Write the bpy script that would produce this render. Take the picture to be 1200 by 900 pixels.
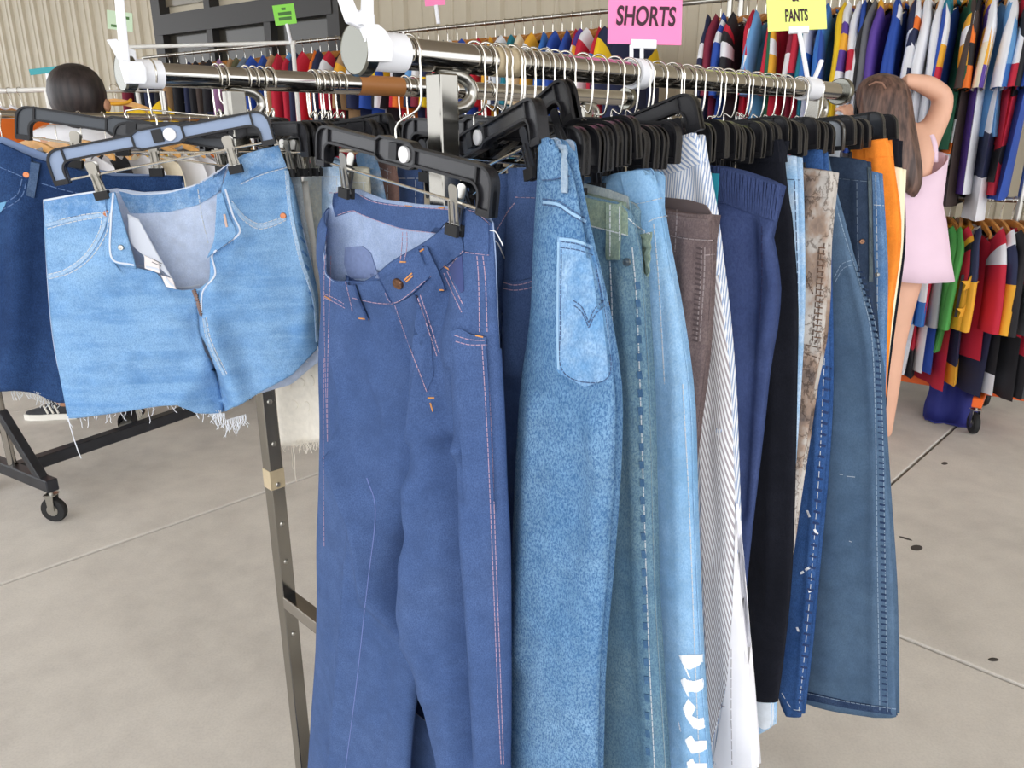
import bpy, bmesh, math, random
import numpy as np
from mathutils import Vector, Matrix
from mathutils.bvhtree import BVHTree

for o in list(bpy.data.objects):
    bpy.data.objects.remove(o, do_unlink=True)
SC = bpy.context.scene
COL = SC.collection
RND = random.Random(7)

# ------------------------------------------------------------------ camera
CAMZ = 1.42
PITCH = math.radians(18.0)
FPX = 900.0                                   # focal length in pixels of the 1200 x 900 frame
cam_data = bpy.data.cameras.new('camera')
cam_data.sensor_width = 36.0
cam_data.lens = FPX / 1200.0 * 36.0
cam_data.clip_start = 0.02
cam = bpy.data.objects.new('camera', cam_data)
COL.objects.link(cam)
cam.location = (0, 0, CAMZ)
cam.rotation_euler = (math.pi / 2 - PITCH, 0, 0)
SC.camera = cam

# ------------------------------------------------------------------ sky and exposure
world = bpy.data.worlds.new('sky')
SC.world = world
world.use_nodes = True
bgn = world.node_tree.nodes['Background']
bgn.inputs[0].default_value = (0.95, 0.97, 1.0, 1)
bgn.inputs[1].default_value = 2.7
sun_data = bpy.data.lights.new('sun', 'SUN')
sun_data.energy = 0.9
sun_data.angle = math.radians(60)
sun_data.color = (1.0, 0.98, 0.95)
sun = bpy.data.objects.new('sun', sun_data)
COL.objects.link(sun)
sun.rotation_euler = (math.radians(57), 0, math.radians(18))
SC.view_settings.view_transform = 'Standard'
SC.view_settings.look = 'None'
SC.view_settings.gamma = 1
SC.view_settings.use_curve_mapping = False
SC.view_settings.exposure = 0.0

# ------------------------------------------------------------------ photo geometry helpers
CAM = np.array([0, 0, CAMZ])
FW = np.array([0, math.cos(PITCH), -math.sin(PITCH)])
UP = np.array([0, math.sin(PITCH), math.cos(PITCH)])
RT = np.array([1.0, 0, 0])

def ray(x, y):
    x = np.asarray(x, float)[..., None]; y = np.asarray(y, float)[..., None]
    return FW + RT * (x - 600) / FPX + UP * (450 - y) / FPX

def onz(x, y, z):
    r = ray(x, y); return CAM + r * ((z - CAM[2]) / r[..., 2])[..., None]

def ony(x, y, yw):
    r = ray(x, y); return CAM + r * ((yw - CAM[1]) / r[..., 1])[..., None]

def onpl(x, y, Q, n):
    r = ray(x, y); return CAM + r * ((n @ (np.asarray(Q) - CAM)) / (r @ n))[..., None]

def proj(w):
    v = np.asarray(w) - CAM; d = v @ FW
    return 600 + FPX * (v @ RT) / d, 450 - FPX * (v @ UP) / d, d

def unit(v):
    v = np.asarray(v, float); return v / np.linalg.norm(v)

# ------------------------------------------------------------------ materials
def lin(c):
    return tuple(((v / 255) / 12.92 if v / 255 <= 0.04045 else ((v / 255 + 0.055) / 1.055) ** 2.4) for v in c[:3]) + (1,)

MATS = {}

def _base(name, rough, metal):
    m = bpy.data.materials.new(name); m.use_nodes = True
    nt = m.node_tree; b = nt.nodes['Principled BSDF']
    b.inputs['Roughness'].default_value = rough; b.inputs['Metallic'].default_value = metal
    return m, nt, b

def _noise(nt, scale, detail=2, vec=None, rough=0.5):
    n = nt.nodes.new('ShaderNodeTexNoise'); n.inputs['Scale'].default_value = scale
    n.inputs['Detail'].default_value = detail; n.inputs['Roughness'].default_value = rough
    if vec is not None: nt.links.new(vec, n.inputs['Vector'])
    return n

def _ramp(nt, fac, stops):
    r = nt.nodes.new('ShaderNodeValToRGB'); el = r.color_ramp.elements
    while len(el) > 2: el.remove(el[-1])
    for i, (p, c) in enumerate(stops):
        e = el[i] if i < 2 else el.new(p)
        e.position = p; e.color = c
    nt.links.new(fac, r.inputs[0]); return r

def _coord(nt, scale=(1, 1, 1), rot=(0, 0, 0), kind='Object'):
    t = nt.nodes.new('ShaderNodeTexCoord'); mp = nt.nodes.new('ShaderNodeMapping')
    mp.inputs['Scale'].default_value = scale; mp.inputs['Rotation'].default_value = rot
    nt.links.new(t.outputs[kind], mp.inputs['Vector']); return mp.outputs[0]

def _mix(nt, fac, a, b, mode='MIX'):
    m = nt.nodes.new('ShaderNodeMix'); m.data_type = 'RGBA'; m.blend_type = mode
    for sock, v in ((m.inputs[0], fac), (m.inputs[6], a), (m.inputs[7], b)):
        if hasattr(v, 'is_output'): nt.links.new(v, sock)
        else: sock.default_value = v
    return m.outputs[2]

def _bump(nt, b, h, strength, dist=0.001):
    bp = nt.nodes.new('ShaderNodeBump'); bp.inputs['Strength'].default_value = strength
    bp.inputs['Distance'].default_value = dist
    nt.links.new(h, bp.inputs['Height']); nt.links.new(bp.outputs[0], b.inputs['Normal'])

def plain(name, col, rough=0.6, metal=0.0, var=0.0, vscale=20, bump=0.0, bscale=200, bdist=0.001):
    if name in MATS: return MATS[name]
    m, nt, b = _base(name, rough, metal)
    c = lin(col)
    if var:
        n = _noise(nt, vscale, 4, _coord(nt))
        r = _ramp(nt, n.outputs[0], [(0.3, tuple(v * (1 - var) for v in c[:3]) + (1,)), (0.7, tuple(min(1, v * (1 + var)) for v in c[:3]) + (1,))])
        nt.links.new(r.outputs[0], b.inputs['Base Color'])
    else:
        b.inputs['Base Color'].default_value = c
    if bump:
        n2 = _noise(nt, bscale, 3, _coord(nt)); _bump(nt, b, n2.outputs[0], bump, bdist)
    MATS[name] = m; return m

def denim(name, base, dark, light, grain=0.5, gscale=650, fade=0.5, fscale=7, stretch=0.6, seed=0, whisk=0.0):
    """woven cotton: yarn-scale mottling of two shades plus broad worn patches"""
    if name in MATS: return MATS[name]
    m, nt, b = _base(name, 0.92, 0)
    b.inputs['Specular IOR Level'].default_value = 0.12
    v = _coord(nt, (1, 1, stretch)); v0 = _coord(nt)
    mp = nt.nodes.new('ShaderNodeVectorMath'); mp.operation = 'ADD'; mp.inputs[1].default_value = (seed * 3.1, seed * 1.7, seed)
    nt.links.new(v0, mp.inputs[0])
    n1 = _noise(nt, gscale * 1.25, 3, v, 0.75)
    n2 = _noise(nt, fscale, 4, mp.outputs[0], 0.6)
    n3 = _noise(nt, fscale * 6, 3, mp.outputs[0], 0.6)
    r2 = _ramp(nt, n2.outputs[0], [(0.38, (0, 0, 0, 1)), (0.68, (1, 1, 1, 1))])
    f = nt.nodes.new('ShaderNodeMath'); f.operation = 'MULTIPLY'; f.inputs[1].default_value = fade
    nt.links.new(r2.outputs[0], f.inputs[0])
    c1 = _mix(nt, f.outputs[0], lin(base), lin(light))
    r3 = _ramp(nt, n3.outputs[0], [(0.35, (0.88, 0.88, 0.88, 1)), (0.65, (1.08, 1.08, 1.08, 1))])
    c1 = _mix(nt, 1.0, c1, r3.outputs[0], 'MULTIPLY')
    if whisk:
        nw = _noise(nt, 14, 4, _coord(nt, (.5, .5, 4.5)), 0.6)
        rw = _ramp(nt, nw.outputs[0], [(0.42, (0, 0, 0, 1)), (0.6, (1, 1, 1, 1))])
        fw_ = nt.nodes.new('ShaderNodeMath'); fw_.operation = 'MULTIPLY'; fw_.inputs[1].default_value = whisk
        nt.links.new(rw.outputs[0], fw_.inputs[0]); c1 = _mix(nt, fw_.outputs[0], c1, lin(light))
    r1 = _ramp(nt, n1.outputs[0], [(0.40, (1, 1, 1, 1)), (0.58, (0, 0, 0, 1))])
    g = nt.nodes.new('ShaderNodeMath'); g.operation = 'MULTIPLY'; g.inputs[1].default_value = grain
    nt.links.new(r1.outputs[0], g.inputs[0])
    c2 = _mix(nt, g.outputs[0], c1, lin(dark))
    nt.links.new(c2, b.inputs['Base Color'])
    _bump(nt, b, n1.outputs[0], 0.45, 0.0014)
    MATS[name] = m; return m

def striped(name, base, stripe, freq, rot, width=0.5, kind='Object', grain=0.1):
    if name in MATS: return MATS[name]
    m, nt, b = _base(name, 0.9, 0)
    w = nt.nodes.new('ShaderNodeTexWave'); w.wave_type = 'BANDS'; w.bands_direction = 'X'
    w.inputs['Scale'].default_value = freq; w.inputs['Distortion'].default_value = 0.15
    nt.links.new(_coord(nt, (1, 1, 1), rot, kind), w.inputs['Vector'])
    r = _ramp(nt, w.outputs[0], [(width - 0.1, lin(base)), (width + 0.1, lin(stripe))])
    nt.links.new(r.outputs[0], b.inputs['Base Color'])
    MATS[name] = m; return m

CHROME = plain('chrome', (178, 175, 170), 0.12, 1.0)
STEEL = plain('brushed_steel', (180, 178, 172), 0.28, 1.0)
WIRE = plain('hook_wire', (225, 222, 214), 0.16, 1.0)
BLACKPL = plain('black_plastic', (36, 36, 40), 0.26)
BLACKMATT = plain('black_rubber', (22, 22, 24), 0.7)
WHITEPL = plain('white_plastic', (238, 240, 246), 0.35)
BLACKMET = plain('black_metal', (38, 40, 46), 0.4, 0.2, 0.3, 14)
WOOD = plain('hanger_wood', (196, 132, 62), 0.45, 0, 0.22, 30)
COPPER = plain('copper_rivet', (176, 112, 78), 0.35, 0.8)
BRASS = plain('worn_brass', (128, 94, 74), 0.4, 0.8, 0.3, 300)
THREAD_T = plain('tan_thread', (206, 140, 86), 0.8)
THREAD_P = plain('pale_rose_thread', (178, 150, 168), 0.8)
THREAD_L = plain('pale_thread', (196, 202, 208), 0.9)
THREAD_D = plain('dark_blue_thread', (46, 62, 96), 0.9)
THREAD_W = plain('white_thread', (228, 230, 234), 0.9)

# ------------------------------------------------------------------ objects
def thing(name, label, cat, loc=(0, 0, 0), group=None):
    o = bpy.data.objects.new(name, None); COL.objects.link(o)
    o.empty_display_size = 0.05
    o.location = tuple(float(v) for v in loc)
    o['label'] = label; o['category'] = cat
    if group: o['group'] = group
    return o

def tag(o, label, cat, group=None):
    o['label'] = label; o['category'] = cat
    if group: o['group'] = group
    return o

def origin_of(parent):
    v = np.zeros(3)
    while parent is not None:
        v = v + np.array(parent.location); parent = parent.parent
    return v

def mesh_object(name, verts, faces, mats, parent=None, smooth=False, fm=None, origin=None):
    me = bpy.data.meshes.new(name)
    verts = np.asarray(verts, float)
    off = origin_of(parent) if parent is not None else (np.asarray(origin, float) if origin is not None else np.zeros(3))
    me.from_pydata((verts - off).tolist(), [], [tuple(int(i) for i in f) for f in faces])
    if not isinstance(mats, (list, tuple)): mats = [mats]
    for m in mats: me.materials.append(m)
    if fm is not None: me.polygons.foreach_set('material_index', np.asarray(fm, dtype=np.int32))
    if smooth: me.polygons.foreach_set('use_smooth', np.ones(len(me.polygons), dtype=bool))
    me.update()
    o = bpy.data.objects.new(name, me); COL.objects.link(o)
    if parent is not None: o.parent = parent
    elif origin is not None: o.location = tuple(float(v) for v in off)
    return o

class MB:
    def __init__(s): s.v = []; s.f = []; s.m = []
    def add(s, verts, faces, mi=0):
        o = len(s.v); s.v.extend([tuple(float(c) for c in p) for p in verts])
        s.f.extend([tuple(i + o for i in f) for f in faces]); s.m.extend([mi] * len(faces)); return s
    def box(s, c, sz, X=(1, 0, 0), Y=(0, 1, 0), Z=(0, 0, 1), mi=0, bev=0.0):
        c = np.asarray(c, float); X = unit(X) * sz[0] / 2; Y = unit(Y) * sz[1] / 2; Z = unit(Z) * sz[2] / 2
        vs = [c + a * X + b * Y + d * Z for d in (-1, 1) for (a, b) in ((-1, -1), (1, -1), (1, 1), (-1, 1))]
        s.add(vs, [(3, 2, 1, 0), (4, 5, 6, 7), (0, 1, 5, 4), (1, 2, 6, 5), (2, 3, 7, 6), (3, 0, 4, 7)], mi); return s
    def tube(s, path, r, n=8, caps=True, mi=0, closed=False):
        P = np.asarray(path, float); k = len(P)
        rr = np.full(k, r) if np.isscalar(r) else np.asarray(r, float)
        T = np.gradient(P, axis=0)
        if closed: T = np.roll(P, -1, 0) - np.roll(P, 1, 0)
        T /= np.maximum(np.linalg.norm(T, axis=1), 1e-9)[:, None]
        a = np.array([0, 0, 1.0]) if abs(T[0][2]) < 0.9 else np.array([1.0, 0, 0])
        u = unit(np.cross(a, T[0])); vs = []
        for i in range(k):
            u = u - T[i] * (u @ T[i]); u = unit(u); w = np.cross(T[i], u)
            for j in range(n):
                an = 2 * math.pi * j / n
                vs.append(P[i] + rr[i] * (math.cos(an) * u + math.sin(an) * w))
        fs = []
        for i in range(k if closed else k - 1):
            for j in range(n):
                a0, b0 = i * n + j, i * n + (j + 1) % n; i2 = (i + 1) % k
                fs.append((a0, b0, i2 * n + (j + 1) % n, i2 * n + j))
        if caps and not closed:
            fs.append(tuple(reversed(range(n)))); fs.append(tuple((k - 1) * n + j for j in range(n)))
        s.add(vs, fs, mi); return s
    def prism(s, pts, c, X, Y, t, mi=0):
        """polygon pts (2D) in the frame c,X,Y extruded by t, centred, along X x Y"""
        c = np.asarray(c, float); X = unit(X); Y = unit(Y); Z = np.cross(X, Y); n = len(pts)
        a = [c + X * p[0] + Y * p[1] - Z * t / 2 for p in pts]; b = [p + Z * t for p in a]
        s.add(a + b, [tuple(reversed(range(n))), tuple(range(n, 2 * n))] + [(i, (i + 1) % n, n + (i + 1) % n, n + i) for i in range(n)], mi); return s
    def lathe(s, prof, c, A, n=20, mi=0):
        """profile (r, h) about axis A through c"""
        A = unit(A); a = np.array([0, 0, 1.0]) if abs(A[2]) < 0.9 else np.array([1.0, 0, 0])
        u = unit(np.cross(a, A)); w = np.cross(A, u); vs = []; c = np.asarray(c, float)
        for (r, h) in prof:
            for j in range(n):
                an = 2 * math.pi * j / n; vs.append(c + A * h + r * (math.cos(an) * u + math.sin(an) * w))
        fs = []
        for i in range(len(prof) - 1):
            for j in range(n):
                fs.append((i * n + j, i * n + (j + 1) % n, (i + 1) * n + (j + 1) % n, (i + 1) * n + j))
        fs.append(tuple(reversed(range(n)))); fs.append(tuple((len(prof) - 1) * n + j for j in range(n)))
        s.add(vs, fs, mi); return s
    def grid(s, G, mi=0, flip=False):
        G = np.asarray(G); a, b = G.shape[:2]
        fs = []
        for i in range(a - 1):
            for j in range(b - 1):
                q = (i * b + j, (i + 1) * b + j, (i + 1) * b + j + 1, i * b + j + 1)
                fs.append(q if not flip else q[::-1])
        s.add(G.reshape(-1, 3), fs, mi); return s
    def build(s, name, mats, parent=None, smooth=False, origin=None):
        return mesh_object(name, s.v, s.f, mats, parent, smooth, s.m, origin)

def auto_smooth(o, deg=40):
    me = o.data
    me.polygons.foreach_set('use_smooth', np.ones(len(me.polygons), dtype=bool))
    bm = bmesh.new(); bm.from_mesh(me)
    for e in bm.edges:
        if len(e.link_faces) == 2 and e.calc_face_angle(0) > math.radians(deg): e.smooth = False
    bm.to_mesh(me); bm.free(); return o

def bevel(o, w=0.002, seg=2):
    m = o.modifiers.new('bevel', 'BEVEL'); m.width = w; m.segments = seg; m.limit_method = 'ANGLE'; return o

def catmull(P, n):
    P = np.asarray(P, float)
    if len(P) == 2:
        t = np.linspace(0, 1, n)[:, None]; return P[0] * (1 - t) + P[1] * t
    Q = np.vstack([2 * P[0] - P[1], P, 2 * P[-1] - P[-2]])
    out = []
    for t in np.linspace(0, len(P) - 1, n):
        i = min(int(t), len(P) - 2); u = t - i
        a, b, c, d = Q[i], Q[i + 1], Q[i + 2], Q[i + 3]
        out.append(0.5 * (2 * b + (c - a) * u + (2 * a - 5 * b + 4 * c - d) * u ** 2 + (3 * b - a - 3 * c + d) * u ** 3))
    return np.array(out)

def resample(P, n):
    P = np.asarray(P, float); L = np.concatenate([[0], np.cumsum(np.linalg.norm(np.diff(P, axis=0), axis=1))])
    t = np.linspace(0, L[-1], n)
    return np.stack([np.interp(t, L, P[:, k]) for k in range(P.shape[1])], 1)

def loft(rows, N, M, sm=True):
    """rows of pixel polylines (left to right, top to bottom) -> (N+1, M+1, 2) pixel grid"""
    R = np.array([resample(r, M + 1) for r in rows])
    dv = np.concatenate([[0], np.cumsum(np.linalg.norm(np.diff(R, axis=0), axis=2).mean(1) + 1e-6)])
    t = np.linspace(0, dv[-1], N + 1)
    if len(rows) == 2 or not sm:
        out = np.empty((N + 1, M + 1, 2))
        for j in range(M + 1):
            for k in range(2): out[:, j, k] = np.interp(t, dv, R[:, j, k])
        return out
    # monotone-ish cubic (Hermite with finite differences)
    D = np.gradient(R, dv, axis=0)
    idx = np.clip(np.searchsorted(dv, t, side='right') - 1, 0, len(rows) - 2)
    h = (dv[idx + 1] - dv[idx])[:, None, None]; u = ((t - dv[idx])[:, None, None]) / h
    a, b = R[idx], R[idx + 1]; da, db = D[idx], D[idx + 1]
    return (2 * u**3 - 3 * u**2 + 1) * a + (u**3 - 2 * u**2 + u) * h * da + (-2 * u**3 + 3 * u**2) * b + (u**3 - u**2) * h * db

def seg_dist(G, poly):
    """distance and signed side of grid points to a polyline (pixels)"""
    best = np.full(G.shape[:-1], 1e9); sg = np.zeros(G.shape[:-1])
    poly = np.asarray(poly, float)
    for a, b in zip(poly[:-1], poly[1:]):
        ab = b - a; t = np.clip(((G - a) @ ab) / (ab @ ab), 0, 1)
        d = G - (a + t[..., None] * ab); L = np.linalg.norm(d, axis=-1)
        cr = ab[0] * (G[..., 1] - a[1]) - ab[1] * (G[..., 0] - a[0])
        m = L < best; best = np.where(m, L, best); sg = np.where(m, np.sign(cr), sg)
    return best, sg

class Garment:
    """cloth hung in the vertical plane through Q with direction yaw; every sheet has its own bulge and folds"""
    def __init__(s, name, label, cat, Q, yaw, group=None, thick=0.0016):
        s.Q = np.asarray(Q, float); a = math.radians(yaw)
        s.d = np.array([math.cos(a), math.sin(a), 0]); s.n = np.array([-math.sin(a), math.cos(a), 0])
        if s.n[1] < 0: s.n = -s.n
        s.root = thing(name, label, cat, (s.Q[0], s.Q[1], 0), group)
        s.thick = thick; s._v = []; s._f = []; s._b = None
    def W(s, G, disp):
        return onpl(G[..., 0], G[..., 1], s.Q, s.n) - s.n * np.asarray(disp)[..., None]
    def disp(s, G, bulge, folds, wav, power=0.55):
        N, M = G.shape[0], G.shape[1]
        u = np.linspace(0, 1, M)[None, :]; v = np.linspace(0, 1, N)[:, None]
        b = np.interp(v[:, 0], np.linspace(0, 1, len(bulge)), bulge)[:, None] if not np.isscalar(bulge) else bulge
        env = np.maximum(0, 1 - (2 * u - 1) ** 2) ** power
        D = b * env + 0 * v
        for k, (amp, freq, ph, vr) in enumerate(wav):
            D = D + amp * np.sin(2 * math.pi * (freq * u + ph + vr * v)) * env * (0.35 + 0.65 * v)
        for fo in folds:
            poly, amp, w = fo[:3]; mode = fo[3] if len(fo) > 3 else 'ridge'
            d, sg = seg_dist(G, poly)
            if mode == 'ridge': D = D + amp * np.exp(-(d / w) ** 2) * np.minimum(1, env * 3)
            elif mode == 'crease': D = D + amp * np.exp(-d / w) * np.minimum(1, env * 3)
            else: D = D + amp * 0.5 * (1 + sg * np.tanh(d / w)) * np.exp(-(d / (fo[4] if len(fo) > 4 else 60)) ** 2) * np.minimum(1, env * 3)
        return D
    def sheets(s, front, back=None, bulge=0.015, bback=None, folds=(), wav=(), M=26, N=50, depth=0.0, bottom=False, power=0.55):
        """front and back grids joined along the edges"""
        Gf = loft(front, N, M); Gb = loft(back, N, M) if back is not None else Gf
        Df = s.disp(Gf, bulge, folds, wav, power) + depth
        Db = -s.disp(Gb, bulge if bback is None else bback, (), [(a * .7, f, p + .3, r) for a, f, p, r in wav], power) + depth
        A = s.W(Gf, Df); B = s.W(Gb, Db)
        return A, B
    def halves(s, L, R, ncr, bulge=0.02, folds=(), wav=(), M=26, N=90, depth=0.0, power=0.5, blend=0.10, back=True, bback=0.018, frac=0.5):
        """left and right half of a pair of trousers: one sheet down to row ncr, two tubes below it"""
        out = []
        Gs = [loft(L, N, M), loft(R, N, M)]
        rl = np.array([resample(r, 9).mean(0) for r in L]); dv = np.concatenate([[0], np.cumsum(np.abs(np.diff(rl[:, 1])) + 1e-6)]); vc = dv[ncr] / dv[-1]
        v = np.linspace(0, 1, N + 1)[:, None]; u = np.linspace(0, 1, M + 1)[None, :]
        w = np.clip((v - vc + blend * .2) / blend, 0, 1); w = w * w * (3 - 2 * w)
        b = np.interp(v[:, 0], np.linspace(0, 1, len(bulge)), bulge)[:, None] if not np.isscalar(bulge) else bulge
        for k, G in enumerate(Gs):
            uf = u * frac if k == 0 else frac + u * (1 - frac)
            ef = np.maximum(0, 1 - (2 * uf - 1) ** 2) ** power; el = np.maximum(0, 1 - (2 * u - 1) ** 2) ** power
            env = (1 - w) * ef + w * el
            D = b * env
            W_ = 0
            for (amp, fr, ph, vr) in wav: W_ = W_ + amp * np.sin(2 * math.pi * (fr * uf + ph + vr * v)) * env * (0.35 + 0.65 * v)
            D = D + W_
            for fo in folds:
                d, sg = seg_dist(G, fo[0]); mode = fo[3] if len(fo) > 3 else 'ridge'
                e = np.exp(-(d / fo[2]) ** 2) if mode == 'ridge' else (np.exp(-d / fo[2]) if mode == 'crease' else 0.5 * (1 - sg * np.tanh(d / fo[2])) * np.exp(-(d / (fo[4] if len(fo) > 4 else 50)) ** 2))
                D = D + fo[1] * e * np.minimum(1, env * 3)
            A = s.W(G, D + depth)
            B = s.W(G, -bback * env - 0.7 * W_ + depth) if back else None
            out.append((A, B))
        return out
    def trousers(s, rows, crotch, bulge=0.02, folds=(), wav=(), gap=0.0, frac=0.5, M=20, N=80, depth=0.0, power=0.5, bback=0.018):
        """rows across the full width; rows below pixel height crotch divide into two legs"""
        L, R = [], []; nc = 0
        for i, r in enumerate(rows):
            r = np.asarray(r, float); c = resample(r, 41); k = int(round(frac * 40)); y = c[k][1]
            if y <= crotch: L.append(c[:k + 1]); R.append(c[k:]); nc = i
            else:
                g = gap * (y - crotch) / max(1, rows[-1][0][1] - crotch)
                a = c[:k + 1].copy(); a[:, 0] -= g * np.linspace(0, 1, k + 1); b = c[k:].copy(); b[:, 0] += g * np.linspace(1, 0, 41 - k)
                L.append(a); R.append(b)
        return s.halves(L, R, nc, bulge, folds, wav, M, N, depth, power, 0.12, True, bback, frac)
    def body(s, name, parts, mats, parent=None, merge=0.0004, solid=True, inner=1):
        """parts: list of (A, B) grids (B may be None)"""
        mb = MB()
        for A, B in parts:
            if A is not None: mb.grid(A, 0)
            if B is not None: mb.grid(B, 0, True)
        o = mb.build(name, mats, parent or s.root, True)
        me = o.data; bm = bmesh.new(); bm.from_mesh(me)
        bmesh.ops.remove_doubles(bm, verts=bm.verts, dist=merge)
        bm.to_mesh(me); bm.free()
        me.polygons.foreach_set('use_smooth', np.ones(len(me.polygons), dtype=bool))
        off = len(s._v); org = origin_of(o.parent)
        s._v.extend([tuple(np.array(v.co) + org) for v in me.vertices])
        s._f.extend([tuple(i + off for i in p.vertices) for p in me.polygons]); s._b = None
        if solid:
            m = o.modifiers.new('cloth', 'SOLIDIFY'); m.thickness = s.thick; m.offset = -1
            m.use_rim = True
            if len(mats) > 1: m.material_offset = inner; m.material_offset_rim = 0
        return o
    def hit(s, x, y):
        if s._b is None: s._b = BVHTree.FromPolygons(s._v, s._f)
        r = unit(ray(x, y))
        loc, nr, i, d = s._b.ray_cast(Vector(CAM), Vector(r))
        if loc is None:
            p = onpl(x, y, s.Q, s.n); q, nr, i, d = s._b.find_nearest(Vector(p), 0.03)
            if q is None: return p - s.n * 0.004, -s.n
            loc = q if d < 0.004 else Vector(p)
        nr = np.array(nr)
        if nr @ r > 0: nr = -nr
        return np.array(loc), nr
    def patch(s, name, rows, M, N, mat, off=0.001, thick=0.0014, parent=None, puff=0.0, smooth=True, bvh=True):
        G = loft(rows, N, M, False)
        T = np.empty(G.shape[:2] + (3,)); NN = np.empty_like(T)
        for i in range(N + 1):
            for j in range(M + 1):
                T[i, j], NN[i, j] = s.hit(G[i, j, 0], G[i, j, 1])
        # smooth normals
        nm = NN.mean((0, 1)); NN = NN * 0.5 + nm * 0.5; NN /= np.linalg.norm(NN, axis=-1, keepdims=True)
        u = np.linspace(0, 1, M + 1)[None, :, None]; v = np.linspace(0, 1, N + 1)[:, None, None]
        env = (np.maximum(0, 1 - (2 * u - 1) ** 2) * np.maximum(0, 1 - (2 * v - 1) ** 2)) ** 0.5
        A = T + NN * (off + thick + puff * env); B = T + NN * (off - 0.0006)
        mb = MB(); mb.grid(A); k = (N + 1) * (M + 1); mb.grid(B, 0, True)
        b = M + 1
        ring = [j for j in range(b)] + [i * b + M for i in range(1, N + 1)] + [N * b + j for j in range(M - 1, -1, -1)] + [i * b for i in range(N - 1, 0, -1)]
        mb.f += [(ring[(q + 1) % len(ring)], ring[q], ring[q] + k, ring[(q + 1) % len(ring)] + k) for q in range(len(ring))]
        mb.m += [0] * len(ring)
        o = mb.build(name, mat, parent or s.root, smooth)
        auto_smooth(o, 50)
        if bvh:
            q = len(s._v); s._v.extend([tuple(p) for p in A.reshape(-1, 3)])
            s._f.extend([(q + i * b + j, q + (i + 1) * b + j, q + (i + 1) * b + j + 1, q + i * b + j + 1) for i in range(N) for j in range(M)]); s._b = None
        return o
    def line(s, name, polys, mat, w=0.001, off=0.0002, h=0.0005, dash=None, parent=None, step=2.0):
        mb = MB()
        for poly in polys:
            P = catmull(poly, max(3, 6 * len(poly))) if len(poly) > 2 else np.asarray(poly, float)
            L = np.linalg.norm(np.diff(P, axis=0), axis=1).sum(); n = max(2, int(L / step) + 1)
            P = resample(P, n)
            H = [s.hit(*p) for p in P]; X = np.array([a for a, _ in H]); NR = np.array([b for _, b in H])
            # split where the surface jumps
            cuts = [0] + [i + 1 for i in range(n - 1) if np.linalg.norm(X[i + 1] - X[i]) > 0.02] + [n]
            for c0, c1 in zip(cuts[:-1], cuts[1:]):
                if c1 - c0 < 2: continue
                xs, ns = X[c0:c1], NR[c0:c1]
                segs = [(0, c1 - c0)]
                if dash:
                    k = max(1, int(round(dash[0]))); g = max(1, int(round(dash[1])))
                    segs = [(i, min(i + k + 1, c1 - c0)) for i in range(0, c1 - c0 - 1, k + g)]
                for i0, i1 in segs:
                    if i1 - i0 < 2: continue
                    x = xs[i0:i1]; nn = ns[i0:i1]; T = np.gradient(x, axis=0); T /= np.maximum(np.linalg.norm(T, axis=1), 1e-9)[:, None]
                    S = np.cross(nn, T); S /= np.maximum(np.linalg.norm(S, axis=1), 1e-9)[:, None]
                    q = np.stack([x + S * w / 2 + nn * (off - .0004), x + S * w / 2 + nn * (off + h), x - S * w / 2 + nn * (off + h), x - S * w / 2 + nn * (off - .0004)], 1)
                    m = len(x); fs = [(i * 4 + j, i * 4 + (j + 1) % 4, (i + 1) * 4 + (j + 1) % 4, (i + 1) * 4 + j) for i in range(m - 1) for j in range(4)]
                    fs += [(3, 2, 1, 0), tuple((m - 1) * 4 + j for j in range(4))]
                    mb.add(q.reshape(-1, 3), fs)
        if not mb.f: return None
        o = mb.build(name, mat, parent or s.root); o['kind'] = 'stuff'; return o
    def decal(s, name, poly, mat, off=0.0009, step=0.7, parent=None):
        """flat print: fine cells of the surface that fall inside a pixel outline"""
        P = np.asarray(poly, float); lo = P.min(0) - 1; hi = P.max(0) + 1; nx = int((hi[0] - lo[0]) / step) + 1; ny = int((hi[1] - lo[1]) / step) + 1
        def inside(x, y):
            c = False; j = len(P) - 1
            for i in range(len(P)):
                if (P[i][1] > y) != (P[j][1] > y) and x < (P[j][0] - P[i][0]) * (y - P[i][1]) / (P[j][1] - P[i][1]) + P[i][0]: c = not c
                j = i
            return c
        V = []; idx = {}; F = []
        def vert(i, j):
            if (i, j) not in idx:
                x, n = s.hit(lo[0] + i * step, lo[1] + j * step); idx[(i, j)] = len(V); V.append(x + n * off)
            return idx[(i, j)]
        for j in range(ny):
            for i in range(nx):
                if inside(lo[0] + (i + .5) * step, lo[1] + (j + .5) * step): F.append((vert(i, j), vert(i, j + 1), vert(i + 1, j + 1), vert(i + 1, j)))
        return mesh_object(name, V, F, mat, parent or s.root)
    def stud(s, name, x, y, r, mat, h=0.003, parent=None, n=16):
        c, nr = s.hit(x, y); mb = MB()
        mb.lathe([(r * .8, -0.001), (r, 0), (r, h * .5), (r * .86, h * .85), (r * .7, h * .8), (r * .3, h), (r * .01, h)], c, nr, n)
        return auto_smooth(mb.build(name, mat, parent or s.root), 35)
# ================================================================== the setting
WD = unit((-0.814, 0.581, 0)); WN = unit((0.581, 0.814, 0))        # along the wall (to the far left) and into it
WALL_OFF = 5.35
def wallp(s, z=0.0, off=0.0): return WN * (WALL_OFF + off) + WD * s + np.array([0, 0, z])

def structure(o): o['kind'] = 'structure'; return o

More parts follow.
